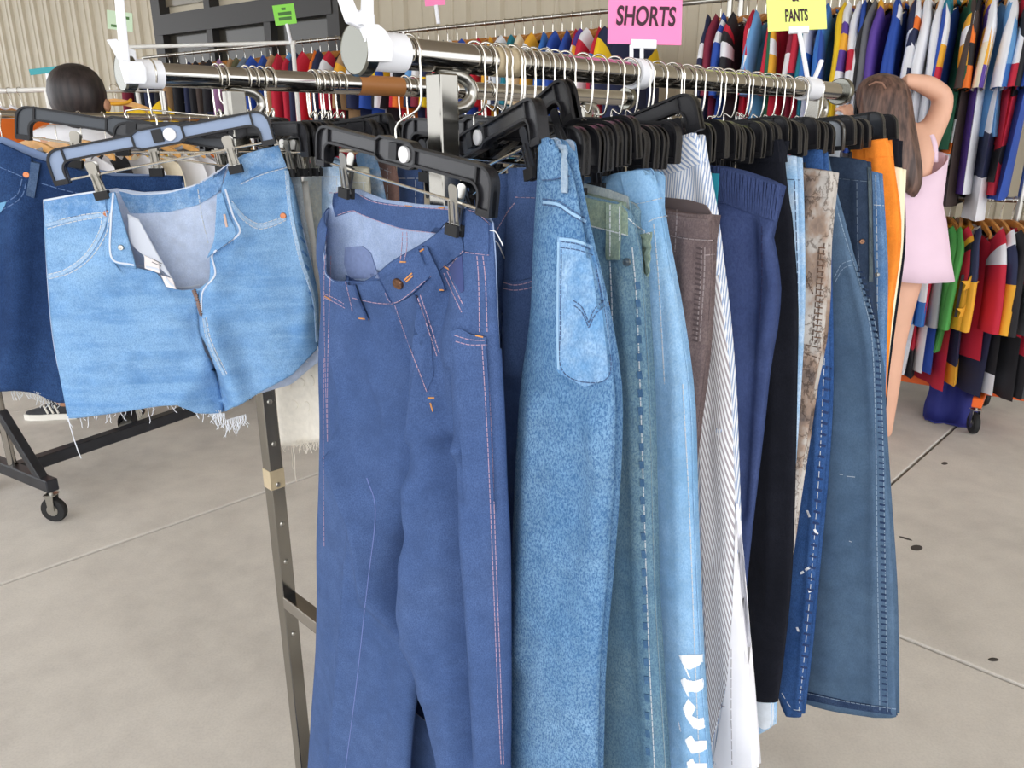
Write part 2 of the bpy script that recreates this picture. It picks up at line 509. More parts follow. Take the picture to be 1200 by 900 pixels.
# floor: cast concrete slabs with open joints
def concrete(name, tone):
    m, nt, b = _base(name, 0.62, 0)
    v = _coord(nt)
    n1 = _noise(nt, 0.9, 5, v, 0.62); n2 = _noise(nt, 7, 5, v, 0.65); n3 = _noise(nt, 160, 2, v)
    a = tuple(c * 0.93 for c in tone); d = tuple(min(255, c * 1.03) for c in tone)
    r = _ramp(nt, n1.outputs[0], [(0.3, lin(a)), (0.5, lin(tone)), (0.72, lin(d))])
    r2 = _ramp(nt, n2.outputs[0], [(0.3, (0.88, 0.875, 0.87, 1)), (0.6, (1.05, 1.05, 1.04, 1))])
    c = _mix(nt, 0.7, r.outputs[0], r2.outputs[0], 'MULTIPLY')
    r3 = _ramp(nt, n3.outputs[0], [(0.3, (0.9, 0.9, 0.9, 1)), (0.6, (1.04, 1.04, 1.04, 1))])
    c = _mix(nt, 0.6, c, r3.outputs[0], 'MULTIPLY')
    nt.links.new(c, b.inputs['Base Color']); b.inputs['Specular IOR Level'].default_value = 0.3
    _bump(nt, b, n2.outputs[0], 0.15, 0.01)
    return m
CONC = concrete('concrete', (216, 212, 206))
fl = structure(mesh_object('floor', [(-14, -8, -0.03), (14, -8, -0.03), (14, 16, -0.03), (-14, 16, -0.03)], [(0, 1, 2, 3)], plain('joint_filler', (92, 86, 80), 0.9, 0, 0.2, 40)))
JD = unit((0.69, 0.72, 0)); JM = unit((0.72, -0.69, 0))
slab_me = {}
SW, SL = 1.86, 3.2
for i in range(-5, 5):
    for j in range(-3, 5):
        o0 = -0.90 + i * SW; a = o0 + 0.006; b = o0 + SW - 0.006
        s0 = -1.0 + j * SL + 0.006; s1 = s0 + SL - 0.012
        c = JM * (a + b) / 2 + JD * (s0 + s1) / 2
        if 'm' not in slab_me:
            mb = MB(); mb.box((0, 0, -0.014), (b - a, s1 - s0, 0.028), JM, -np.cross(JM, (0, 0, 1)), (0, 0, 1))
            so = mb.build('slab', CONC, fl); bevel(so, 0.006, 2); slab_me['m'] = so.data; so.location = tuple(c)
        else:
            so = bpy.data.objects.new('slab', slab_me['m']); COL.objects.link(so); so.parent = fl; so.location = tuple(c)
            bevel(so, 0.006, 2)

# dark spots on the concrete near the rack: flat gum and grit
for (px, py, r, asp) in ((1074, 642, 0.017, 1.6), (1061, 631, 0.008, 3.0), (1107, 543, 0.012, 1.8), (1164, 773, 0.008, 2.0)):
    c = onz(px, py, 0.0); mb = MB()
    mb.lathe([(r * 1.0, 0.0002), (r * 0.9, 0.0012), (r * 0.4, 0.0018)], (0, 0, 0), (0, 0, 1), 14)
    o = mb.build('gum_spot', plain('gum_grey', (70, 66, 62), 0.8), fl, True); o.location = tuple(c); o.scale = (asp, 1, 1); o.rotation_euler[2] = px * .1

# back wall: ribbed metal siding, one object per panel
SIDING = plain('siding_beige', (192, 182, 160), 0.5, 0, 0.05, 3)
wb = structure(mesh_object('wall_back', [wallp(-6, 0, .05), wallp(17, 0, .05), wallp(17, 6, .05), wallp(-6, 6, .05)], [(0, 1, 2, 3)], SIDING))
pw = 0.34; prof = [(0, 0.0), (0.03, 0), (0.05, -0.032), (0.10, -0.032), (0.12, 0), (0.20, 0), (0.21, -0.01), (0.24, -0.01), (0.25, 0), (pw, 0)]
def px_s(px, py=60):
    r = ray(px, py); t = (WN @ (WN * WALL_OFF - CAM)) / (r @ WN); return (CAM + r * t) @ WD
WS0, WS1 = px_s(399), px_s(195)           # the storefront window between these stations
pmesh = None; s = -6.0
def siding(name, z0, z1):
    mb = MB(); G = np.array([[WD * a + WN * b + np.array([0, 0, z]) for a, b in prof] for z in (z0, z1)])
    mb.grid(G); return mb
cnt = 0
while s < 17:
    inside = (s + pw > WS0 and s < WS1)
    if not inside:
        if pmesh is None:
            mb = siding('p', 0.62, 5.2); o = mb.build('siding_panel', SIDING, wb); pmesh = o.data
        else:
            o = bpy.data.objects.new('siding_panel', pmesh); COL.objects.link(o); o.parent = wb
        o.location = tuple(wallp(s))
    s += pw
# masonry base course under the siding
BLK = plain('grey_block', (96, 98, 104), 0.8, 0, 0.2, 8)
bm_ = None; s = -6.0
while s < 4.5:
    for k in range(3):
        ss = s + (0.2 if k % 2 else 0)
        if bm_ is None:
            mb = MB(); mb.box((0, 0, 0.1), (0.39, 0.06, 0.19), WD, WN); o = mb.build('block', BLK, wb); bm_ = o.data
        else:
            o = bpy.data.objects.new('block', bm_); COL.objects.link(o); o.parent = wb
        o.location = tuple(wallp(ss, k * 0.2, 0.0))
    s += 0.4
# storefront window
DFR = plain('bronze_frame', (46, 44, 43), 0.5); GLS = plain('dark_glass', (120, 112, 96), 0.15)
wroot = bpy.data.objects.new('window_1', None); COL.objects.link(wroot); wroot['kind'] = 'structure'
wroot.location = tuple(wallp((WS0 + WS1) / 2, 0))
span = WS1 - WS0
mb = MB(); mb.box(wallp((WS0 + WS1) / 2, 0.55, 0.02), (span, 0.08, 1.1), WD, WN); mb.build('sill_panel', DFR, wroot)
for z, h in ((1.1, 0.1), (2.56, 0.2), (5.0, 0.12)):
    mb = MB(); mb.box(wallp((WS0 + WS1) / 2, z, -0.02), (span, 0.12, h), WD, WN); mb.build('transom', DFR, wroot)
nm = 3
for k in range(nm + 1):
    mb = MB(); mb.box(wallp(WS0 + span * k / nm, 3.0, -0.01), (0.1 if 0 < k < nm else 0.16, 0.12, 4.0), WD, WN); mb.build('mullion', DFR, wroot)
for k in range(nm):
    for z0, z1 in ((1.1, 2.5), (2.75, 5.0)):
        mb = MB(); mb.box(wallp(WS0 + span * (k + .5) / nm, (z0 + z1) / 2, 0.02), (span / nm - 0.06, 0.012, z1 - z0), WD, WN); mb.build('pane', GLS if z0 > 2 else plain('deep_bronze_glass', (58, 55, 48), .15), wroot)
# canopy ceiling over the sales area, open behind and beside the photographer
cl = structure(MB().box((0, 0, 0), (0.1, 0.1, 0.1)).build('ceiling', plain('canopy_soffit', (184, 173, 158), 0.7)))
me = cl.data; me.clear_geometry()
P = [wallp(-7, 4.9), wallp(18, 4.9), wallp(18, 4.9, -10.0), wallp(-7, 4.9, -10.0)]
Pt = [p + np.array([0, 0, 0.15]) for p in P]
me.from_pydata([tuple(p) for p in P + Pt], [], [(0, 1, 2, 3), (7, 6, 5, 4), (0, 4, 5, 1), (1, 5, 6, 2), (2, 6, 7, 3), (3, 7, 4, 0)])

# ================================================================== the double-bar garment rack
ZR = 1.498; RR = 0.0155
RA = onz(418, 58, ZR); RB = onz(986, 107.5, ZR)
RD = unit(RB - RA); RN = np.array([-RD[1], RD[0], 0])               # along the bars; from the near bar to the far bar
LA = RA + RN * 0.468 - RD * 0.055; LB = LA + RD * np.linalg.norm(RB - RA)
def bar_point(px, A, D=None):
    """point of a bar seen in pixel column px"""
    D = RD if D is None else D
    k = (px - 600) / FPX                                            # (A+tD-C).RT = k (A+tD-C).FW
    a = A - CAM; t = (k * (a @ FW) - a @ RT) / (D @ RT - k * (D @ FW)); return A + D * t

CAPM = plain('satin_chrome', (126, 126, 119), 0.22, 1.0); UPM = plain('upright_chrome', (150, 147, 140), 0.2, 1.0)
rack = thing('garment_rack', 'chrome double-bar garment rack carrying the pants and shorts in front', 'clothes rack', ((RA + LB) / 2) * np.array([1, 1, 0]))
for A, B in ((RA, RB), (LA, LB)):
    mb = MB(); mb.tube([A + RD * 0.004, B], RR, 28); auto_smooth(mb.build('hanging_bar', CHROME, rack), 40)
    for P0, sg in ((A, -1), (B, 1)):
        mb = MB(); mb.lathe([(0.0225, -0.012), (0.0245, -0.010), (0.0245, 0.001), (0.0228, 0.0035), (0.0222, 0.0030), (0.0005, 0.0030)], P0, RD * sg, 36)
        auto_smooth(mb.build('end_cap', CAPM, rack), 30)
posts = []
for A, B, px in ((RA, RB, 517), (LA, LB, 272)):
    p0 = bar_point(px, A); t0 = (p0 - A) @ RD
    for P0 in (p0, B - RD * t0):
        mb = MB(); w = 0.0255
        mb.box((P0[0], P0[1], (ZR - RR + 0.09) / 2), (w, w, ZR - RR - 0.09 - 0.002), RD, RN)
        o = mb.build('upright', UPM, rack); bevel(o, 0.002, 2); posts.append(P0)
        # adjustment holes, shown as studs standing proud of the tube
        for k in range(7):
            mb = MB(); c = np.array([P0[0], P0[1], 0.55 + k * 0.075]) + RN * 0 - RN * 0.0127
            mb.lathe([(0.0045, -0.001), (0.0045, 0.001), (0.003, 0.002), (0.0005, 0.002)], c, -RN, 12); mb.build('hole_stud', STEEL, rack)
        for k in range(5):
            mb = MB(); c = np.array([P0[0], P0[1], 0.62 + k * 0.09]) + RD * 0.0127
            mb.lathe([(0.0045, -0.001), (0.0045, 0.001), (0.003, 0.002), (0.0005, 0.002)], c, RD, 12); mb.build('hole_stud', STEEL, rack)
        # bracket under the bar
        mb = MB(); mb.tube([P0 + RD * (0.015 + 0.028 * math.cos(a)) + np.array([0, 0, -0.028 + 0.018 * math.sin(a) - 0.006]) for a in np.linspace(-2.6, 2.6, 14)], 0.007, 10)
        auto_smooth(mb.build('bar_bracket', STEEL, rack), 50)
for k in (0, 1):   # side frames: lower cross bars and feet with castors
    a = posts[k] * np.array([1, 1, 0]); b = posts[k + 2] * np.array([1, 1, 0])
    for z in (0.62, 0.1):
        mb = MB(); mb.box((a + b) / 2 + np.array([0, 0, z]), (np.linalg.norm(b - a), 0.0255, 0.0255), unit(b - a), np.cross((0, 0, 1), unit(b - a))); bevel(mb.build('cross_bar', CHROME, rack), 0.002, 2)
for i in (0, 2):
    a = posts[i] * np.array([1, 1, 0]); b = posts[i + 1] * np.array([1, 1, 0])
    mb = MB(); mb.box((a + b) / 2 + np.array([0, 0, 0.1]), (np.linalg.norm(b - a), 0.0255, 0.0255), unit(b - a), np.cross((0, 0, 1), unit(b - a))); bevel(mb.build('base_bar', CHROME, rack), 0.002, 2)
def castor(parent, c, r=0.035, mat=BLACKMATT, ax=None, top=None):
    ax = RN if ax is None else ax; c = np.asarray(c, float)
    mb = MB(); mb.lathe([(r * .5, -0.012), (r * .93, -0.012), (r, -0.006), (r, 0.006), (r * .93, 0.012), (r * .5, 0.012)], c + np.array([0, 0, r]), ax, 20)
    wv = auto_smooth(mb.build('castor_wheel', mat, parent), 30)
    mb = MB(); mb.lathe([(r * .45, -0.014), (r * .45, 0.014)], c + np.array([0, 0, r]), ax, 14)
    for sgn in (-1, 1): mb.prism([(-0.012, 0), (0.012, 0), (0.016, r * 1.3), (-0.016, r * 1.3)], c + ax * 0.017 * sgn + np.array([0, 0, r]), np.cross(ax, (0, 0, 1)), (0, 0, 1), 0.003)
    tp = r * 2.3 if top is None else top; mb.box(c + np.array([0, 0, r * 2.3 - 0.001]), (0.042, 0.042, 0.004)); mb.tube([c + np.array([0, 0, r * 2.2]), c + np.array([0, 0, tp])], 0.008, 10); mb.build('castor_fork', STEEL, parent)
for p in posts: castor(rack, (p[0], p[1], 0), 0.036)
# masking tape left on the near bar and on the far bar's upright
TAPE = plain('masking_tape', (186, 170, 140), 0.7, 0, 0.1, 60)
a0, a1 = bar_point(575, RA), bar_point(604, RA)
mb = MB(); mb.tube([a0, a1], RR + 0.0005, 28); auto_smooth(mb.build('tape', TAPE, rack), 40)
p = posts[2]; mb = MB(); mb.box((p[0], p[1], 0.86), (0.0263, 0.0263, 0.035), RD, RN); mb.build('tape', TAPE, rack)
a0, a1 = bar_point(418, LA), bar_point(470, LA)
mb = MB(); mb.tube([a0, a1], RR + 0.0005, 28); auto_smooth(mb.build('tape', plain('brown_tape', (166, 110, 60), 0.45), rack), 40)
# ================================================================== clip hangers
HW = 0.152                                     # half width of a hanger
def rounded_path(pts, r, n=6):
    out = []; P = [np.array(p, float) for p in pts]
    for i, p in enumerate(P):
        if i in (0, len(P) - 1): out.append(p); continue
        a = unit(P[i - 1] - p); b = unit(P[i + 1] - p); k = min(r, np.linalg.norm(P[i - 1] - p) * .48, np.linalg.norm(P[i + 1] - p) * .48)
        for t in np.linspace(0, 1, n): out.append((1 - t) ** 2 * (p + a * k) + 2 * t * (1 - t) * p + t * t * (p + b * k))
    return out
def hanger_outline():
    right = [(0, 0.014), (0.026, 0.014), (0.034, 0.0095), (HW, 0.0095), (HW, -0.037), (HW - 0.019, -0.037), (HW - 0.019, -0.0095), (0.034, -0.0095), (0.026, -0.014), (0, -0.014)]
    r = rounded_path(right[:3], 0.002, 3)[:-1] + rounded_path([right[2], right[3], right[4]], 0.030, 9) + rounded_path([right[5], right[6], right[7]], 0.016, 6) + [np.array(p) for p in right[8:]]
    l = [np.array([-p[0], p[1]]) for p in reversed(r)]
    return r + l[1:-1]
_hm = {}
def hanger_meshes():
    if _hm: return _hm
    O = hanger_outline(); n = len(O); X = np.array([1.0, 0, 0]); Y = np.array([0, 0, 1.0])
    mb = MB(); mb.prism([tuple(p) for p in O], (0, 0, 0), X, Y, 0.005, 0)
    path = [X * p[0] + Y * p[1] for p in O]
    # raised rim all round (rectangular section)
    C = np.array(path); T = np.roll(C, -1, 0) - np.roll(C, 1, 0); T /= np.linalg.norm(T, axis=1)[:, None]
    S = np.cross(T, np.array([0, 1.0, 0]))
    # outline runs clockwise seen from -y: find inward side
    if (S[2] @ (np.array([0, 0, 0]) - C[2])) < 0: S = -S
    yy = np.array([0, 0.0062, 0]); k = 0.0028
    ring = np.stack([C - yy, C + yy, C + S * k + yy, C + S * k - yy], 1)
    fs = [(i * 4 + j, i * 4 + (j + 1) % 4, ((i + 1) % n) * 4 + (j + 1) % 4, ((i + 1) % n) * 4 + j) for i in range(n) for j in range(4)]
    mb.add(ring.reshape(-1, 3), fs, 1)
    # ribs across the recess and a hook socket
    for x in (-0.034, 0.034, -HW + 0.024, HW - 0.024): mb.box((x, 0, 0), (0.0025, 0.0105, 0.018), mi=1)
    mb.box((0, -0.004, 0.001), (0.013, 0.007, 0.017), mi=1)
    for sg in (-1, 1): mb.box((sg * (HW - 0.0095), 0, -0.0345), (0.017, 0.0118, 0.007), mi=1)
    _hm['frame'] = mb
    d = MB(); d.lathe([(0.0085, 0), (0.0085, 0.0058), (0.0075, 0.0064), (0.0002, 0.0064)], (0.016, 0, 0), (0, -1, 0), 22); _hm['disc'] = d
    r = MB(); r.tube([(-HW + 0.012, 0, -0.033), (HW - 0.012, 0, -0.033)], 0.0016, 8); _hm['rod'] = r
    c = MB()   # spring clip: two leaves joined over the rod
    for sg in (-1, 1):
        prof = [(-0.006, 0.012), (0.006, 0.012), (0.0052, -0.004), (0.008, -0.030), (-0.008, -0.030), (-0.0052, -0.004)]
        ang = sg * 0.16; Yv = np.array([0, math.sin(ang), math.cos(ang)])
        top = rounded_path([(-0.0052, -0.004), (-0.0075, 0.018), (0.0075, 0.018), (0.0052, -0.004)], 0.008, 5)
        c.prism([tuple(q) for q in top] + [(0.0082, -0.028), (-0.0082, -0.028)], (0, sg * 0.0035, -0.033), (1, 0, 0), Yv, 0.0012)
        for xx in (-0.0035, 0.0035): c.box((xx, sg * 0.0052, -0.045), (0.0014, 0.0016, 0.026), (1, 0, 0), np.cross(Yv, (1, 0, 0)), Yv)
    c.tube([(-0.007, 0, -0.033), (0.007, 0, -0.033)], 0.0042, 10)
    _hm['clip'] = c
    p = MB(); p.box((0, -0.0035, -0.061), (0.0185, 0.004, 0.0115)); p.box((0, 0.0035, -0.061), (0.0185, 0.004, 0.0115)); _hm['pad'] = p
    return _hm
RIM_BLACK = plain('black_plastic_rim', (30, 30, 33), 0.34); RIM_BLACK.node_tree.nodes['Principled BSDF'].inputs['Specular IOR Level'].default_value = 0.28
_shared = {}
def hook_mesh(mb, Q, c, side, bend):
    """wire from the hanger socket c up over the bar at Q"""
    R = RR + 0.0032; z = np.array([0, 0, 1.0]); h = -RN * side
    pts = []
    for a in np.linspace(math.radians(215), math.radians(-20), 16): pts.append(Q + h * R * math.cos(a) + z * (R * math.sin(a) + 0.0))
    e = pts[-1]; low = c + z * 0.004
    mid = Q - z * 0.052 + h * 0.014 * bend
    low2 = c + z * 0.026
    tail = catmull([e, Q - z * 0.028 + h * (R * .98), mid, low2 + (Q - low2) * 0.02, low, c - z * 0.012], 20)
    mb.tube(pts[:-1] + list(tail), 0.00135, 8); return mb
def hanger(label, px, rail, cpx, epx, yaw=None, side=1, clips=(-0.085, 0.085), frame_mats=None, disc=True, group=None, name='clip_hanger', left_end=False, clip_mat=None, fwd=0.0):
    """hanger whose hook sits on the bar in column px, frame centre seen at cpx and its end at epx"""
    Q = bar_point(px, rail) if not isinstance(px, np.ndarray) else px
    a = math.radians(yaw); d = np.array([math.cos(a), math.sin(a), 0]); n = np.array([-d[1], d[0], 0])
    c = onpl(cpx[0], cpx[1], Q, n) - n * fwd; e = onpl(epx[0], epx[1], Q, n) - n * fwd
    v = (e - c) * (-1 if left_end else 1); tilt = math.atan2(v[2], v @ d)
    root = thing(name, label, 'hanger', (Q[0], Q[1], 0), group)
    X = d * math.cos(tilt) + np.array([0, 0, 1]) * math.sin(tilt); Z = np.cross(X, n); Z = Z if Z[2] > 0 else -Z
    Mx = Matrix(((X[0], n[0], Z[0], c[0] - Q[0]), (X[1], n[1], Z[1], c[1] - Q[1]), (X[2], n[2], Z[2], c[2]), (0, 0, 0, 1)))
    H = hanger_meshes(); fm = frame_mats or (BLACKPL, RIM_BLACK)
    def put(key, nm, mats, parent=root, M=Mx):
        k = (key,) + tuple(m.name for m in (mats if isinstance(mats, (list, tuple)) else [mats]))
        if k not in _shared:
            o = H[key].build(nm, mats); auto_smooth(o, 35); _shared[k] = o.data
        else:
            o = bpy.data.objects.new(nm, _shared[k]); COL.objects.link(o)
        o.parent = parent; o.matrix_local = M; return o
    put('frame', 'frame', fm)
    if disc: put('disc', 'size_disc', plain('disc_white', (236, 236, 238), 0.4))
    put('rod', 'rod', WIRE)
    for k in clips:
        co = put('clip', 'clip', clip_mat or STEEL, root, Mx @ Matrix.Translation((k, 0, 0)))
        put('pad', 'pad', BLACKMATT, co, Matrix.Identity(4))
    mb = MB(); hook_mesh(mb, Q, c, side, 1.0); auto_smooth(mb.build('hook', WIRE, root), 60)
    return root, Q, c, d, n, tilt
# ================================================================== the indigo work jeans in front
QJ = bar_point(479, RA); YJ = -45
LABH = 'black plastic clip hanger '
hanger(LABH + 'holding the indigo jeans at the near end of the bar', 479, RA, (476, 178), (580, 205), YJ, clips=(-0.095, 0.098), fwd=0.011)
IND = denim('indigo_denim', (74, 97, 143), (51, 72, 114), (97, 118, 160), 0.6, 700, 0.35, 6, seed=1)
IND_IN = denim('indigo_denim_inside', (158, 176, 208), (118, 140, 182), (184, 198, 222), 0.5, 700, 0.4, 9, seed=2)
IND_D = IND
jn = Garment('jeans', 'indigo blue work jeans with tan stitching, nearest on the chrome bar', 'jeans', QJ, YJ)
# back panel seen over the sagging front waist
Ab, _ = jn.sheets([[(385, 243), (392, 223), (412, 222), (440, 234), (480, 240), (530, 243), (560, 248), (577, 262)],
                   [(380, 300), (420, 300), (480, 302), (540, 304), (580, 304)],
                   [(377, 380), (480, 390), (583, 386)], [(377, 470), (480, 480), (588, 470)]], bulge=-0.012, N=26, M=30)
jn.body('back_panel', [(Ab, None)], [IND_IN, IND])
ffolds = [([(400, 268), (402, 300), (410, 324), (445, 328), (475, 308)], 0.016, 26), ([(408, 330), (440, 430), (455, 470)], -0.008, 24), ([(398, 393), (412, 450), (428, 505)], 0.008, 7, 'crease'),
          ([(404, 320), (407, 370), (446, 433), (470, 480)], 0.008, 12), ([(461, 356), (500, 459), (505, 480)], -0.004, 5),
          ([(480, 380), (498, 470), (502, 540), (490, 620)], -0.009, 16), ([(515, 345), (513, 420), (508, 500)], 0.012, 9),
          ([(528, 300), (530, 386), (540, 510)], -0.010, 9), ([(556, 300), (560, 420), (566, 510)], 0.009, 14),
          ([(428, 505), (440, 590), (432, 680), (418, 800), (405, 900), (395, 1100)], 0.011, 9, 'crease'), ([(430, 525), (452, 600), (456, 690), (487, 735)], 0.014, 9),
          ([(495, 612), (480, 655), (476, 690), (488, 728)], -0.034, 8), ([(430, 525), (452, 600), (457, 685), (487, 737)], 0.010, 2.5, 'stepR', 30), ([(515, 345), (513, 420), (506, 500), (496, 590), (490, 700)], 0.006, 3, 'stepR', 30), ([(522, 400), (512, 500), (499, 600), (491, 700), (500, 780), (525, 890)], 0.011, 2.2, 'stepR', 34), ([(547, 430), (549, 560), (553, 700), (560, 880)], -0.008, 4, 'crease'), ([(398, 393), (428, 505), (440, 600), (430, 690), (405, 900), (396, 1100)], 0.006, 2.2, 'stepR', 26), ([(470, 760), (462, 830), (455, 900)], -0.003, 5),
          ([(512, 560), (508, 640), (514, 720), (524, 800)], 0.009, 14), ([(540, 520), (548, 640), (552, 760), (560, 900)], -0.012, 10),
          ([(566, 520), (572, 640), (578, 760), (584, 900)], 0.011, 12)]
FL = [[(385, 243), (402, 266), (399, 300), (404, 321), (413, 327), (445, 327), (461, 319)],
      [(377, 300), (396, 322), (408, 336), (445, 345), (470, 340)], [(376, 355), (400, 362), (440, 368), (479, 366)],
      [(374, 417), (440, 418), (492, 417)], [(376, 510), (430, 512), (503, 512)], [(375, 575), (440, 577), (499, 577)],
      [(374, 640), (440, 642), (484, 636)], [(374, 700), (430, 700), (486, 725)], [(372, 760), (425, 762), (496, 772)], [(367, 830), (418, 832), (486, 832)],
      [(362, 900), (410, 900), (480, 902)], [(352, 1010), (404, 1012), (474, 1012)], [(342, 1125), (398, 1127), (468, 1127)]]
FR = [[(461, 319), (497, 287), (534, 256), (547, 243), (560, 248), (577, 262)],
      [(470, 340), (500, 315), (535, 285), (555, 280), (573, 285), (580, 300)], [(479, 366), (505, 352), (535, 335), (556, 330), (573, 335), (582, 345)],
      [(492, 417), (540, 412), (586, 412)], [(503, 512), (540, 511), (591, 510)], [(499, 577), (540, 576), (593, 575)],
      [(493, 645), (545, 650), (596, 650)], [(489, 725), (545, 727), (597, 726)], [(500, 775), (550, 778), (597, 778)], [(512, 835), (560, 838), (597, 838)],
      [(525, 890), (566, 892), (596, 890)], [(532, 1010), (568, 1012), (596, 1010)], [(535, 1125), (570, 1127), (597, 1125)]]
ffolds = [(f[0], f[1] * 1.35) + tuple(f[2:]) for f in ffolds]
HV = jn.halves(FL, FR, 5, [0.003, 0.018, 0.026, 0.026, 0.024, 0.022, 0.020, 0.020], ffolds, (), 56, 210, 0, 0.45, 0.10, True, 0.02)
# back sheets only below the seat; the seat itself is the back panel
k0 = 34
HV = [(A, None) for A, B in HV] + [(None, B[k0:]) for A, B in HV]
jn.body('front_panel', HV, [IND, IND_IN])
# the back leg panels seen dark between the legs
Bk, _ = jn.sheets([[(440, 560), (520, 560)], [(440, 700), (540, 700)], [(440, 900), (560, 900)], [(430, 1120), (560, 1120)]], bulge=0.004, N=30, M=8, depth=-0.05)
jn.body('back_leg', [(Bk, None)], [IND])
# waistband, fly and trims
jn.patch('waistband_inside', [[(392, 226), (412, 224), (440, 236), (480, 242), (530, 245), (545, 246)], [(390, 238), (413, 236), (440, 246), (480, 255), (525, 259)], [(394, 254), (414, 247), (428, 253), (470, 267), (512, 273)]], 20, 5, IND, 0.0004, 0.0012)
jn.patch('pocket_bag', [[(405, 290), (425, 288), (435, 296)], [(404, 310), (420, 308), (440, 312)], [(410, 326), (425, 326), (445, 326)]], 8, 6, plain('indigo_pocket_bag', (116, 132, 172), 0.9, 0, .1, 200), 0.0004, 0.001)
jn.patch('waistband', [[(446, 328), (461, 320), (479, 304), (497, 288)], [(452, 343), (468, 340), (487, 328), (502, 308)], [(462, 356), (476, 350), (492, 338), (506, 323)]], 12, 8, IND, 0.001, 0.002)
jn.patch('waistband', [[(406, 322), (415, 328), (430, 329), (446, 328)], [(410, 337), (420, 341), (440, 343), (454, 344)], [(414, 349), (425, 353), (445, 355), (460, 355)]], 12, 6, IND, 0.0006, 0.0014)
jn.patch('waistband', [[(500, 286), (517, 271), (534, 257)], [(508, 304), (525, 290), (542, 276)], [(514, 318), (530, 306), (545, 296)]], 8, 6, IND, 0.0006, 0.0014)
jn.patch('waistband', [[(548, 246), (559, 251), (573, 262)], [(546, 272), (558, 274), (574, 277)], [(545, 294), (558, 297), (573, 299)]], 8, 6, IND, 0.0006, 0.0016)
lp = jn.patch('belt_loop', [[(493, 293), (503, 289)], [(503, 315), (513, 312)], [(514, 343), (524, 341)]], 3, 10, IND, 0.003, 0.0022)
jn.patch('belt_loop', [[(408, 327), (417, 329)], [(414, 350), (424, 350)], [(424, 372), (434, 374)]], 3, 10, IND, 0.003, 0.0022)
jn.stud('button', 467, 332, 0.0068, BRASS, 0.004)
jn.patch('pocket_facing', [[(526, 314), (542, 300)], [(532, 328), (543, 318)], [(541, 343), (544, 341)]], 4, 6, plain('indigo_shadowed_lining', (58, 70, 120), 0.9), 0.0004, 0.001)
pk = jn.patch('tool_pocket', [[(531, 388), (540, 384), (552, 391), (570, 394)], [(535, 440), (552, 441), (573, 442)], [(540, 512), (556, 513), (576, 512)], [(546, 600), (560, 601), (580, 600)]], 10, 24, IND, 0.002, 0.003, puff=0.004)
jn.patch('fly', [[(462, 357), (487, 345)], [(480, 405), (505, 392)], [(500, 458), (508, 440)]], 6, 12, IND, 0.0004, 0.0012)
st = [[(463, 358), (476, 395), (500, 459)], [(489, 347), (500, 380), (512, 417)], [(492, 345), (504, 380), (515, 414)], [(447, 331), (462, 355), (505, 324)], [(413, 349), (440, 355), (461, 356)],
      [(386, 226), (412, 225), (440, 237), (480, 242), (534, 246)], [(396, 252), (413, 247), (425, 252), (470, 268), (510, 273)], [(472, 272), (471, 290), (469, 308)], [(477, 272), (477, 290), (474, 305)],
      [(526, 313), (543, 294)], [(524, 318), (543, 358)], [(520, 320), (541, 366)], [(545, 296), (573, 299)], [(559, 300), (561, 330), (562, 390)], [(566, 300), (569, 330), (571, 390)],
      [(533, 393), (550, 398), (569, 399)], [(534, 400), (550, 404), (571, 404)], [(565, 405), (571, 510), (577, 650), (582, 780), (587, 895)], [(570, 405), (576, 510), (581, 650), (586, 780), (590, 895)],
      [(380, 349), (392, 354), (404, 361)], [(380, 344), (393, 350), (403, 356)], [(383, 268), (380, 330), (381, 420), (384, 520)], [(388, 300), (386, 360), (384, 440), (384, 520)], [(405, 330), (411, 355), (413, 365)],
      [(380, 420), (379, 520), (380, 640)], [(548, 246), (560, 250), (574, 263)]]
jn.line('stitching', st, THREAD_P, 0.0008, dash=(4, 1), h=0.0004, step=1.2)
tk = [[(520, 312), (527, 316)], [(497, 292), (492, 295)], [(515, 340), (522, 340)], [(421, 373), (432, 374)], [(381, 347), (388, 351)], [(501, 466), (509, 466)], [(504, 472), (507, 482)], [(557, 393), (566, 395)], [(474, 328), (483, 320)], [(476, 330), (484, 323)], [(475, 241), (483, 242)], [(514, 244), (521, 243)], [(469, 307), (476, 307)]]
jn.line('bar_tack', tk, plain('amber_thread', (206, 144, 82), 0.8), 0.0015, h=0.0008, step=1.0)
jn.line('pressed_crease', [[(430, 560), (440, 600), (430, 690), (418, 800), (405, 900)]], plain('crease_worn', (112, 126, 182), 0.9), 0.001, h=0.0003)
jn.patch('brand_label', [[(398, 292), (404, 285)], [(400, 310), (407, 300)], [(407, 322), (412, 316)]], 2, 4, plain('rose_label', (190, 110, 140), 0.8), -0.006, 0.001)
mb = MB(); a, _n = jn.hit(574, 270); mb.tube(catmull([a, a + np.array([0.006, -0.004, -0.001]), a + np.array([0.011, -0.006, -0.010]), a + np.array([0.013, -0.007, -0.014])], 8), 0.0006, 6); mb.build('loose_thread', THREAD_W, jn.root)
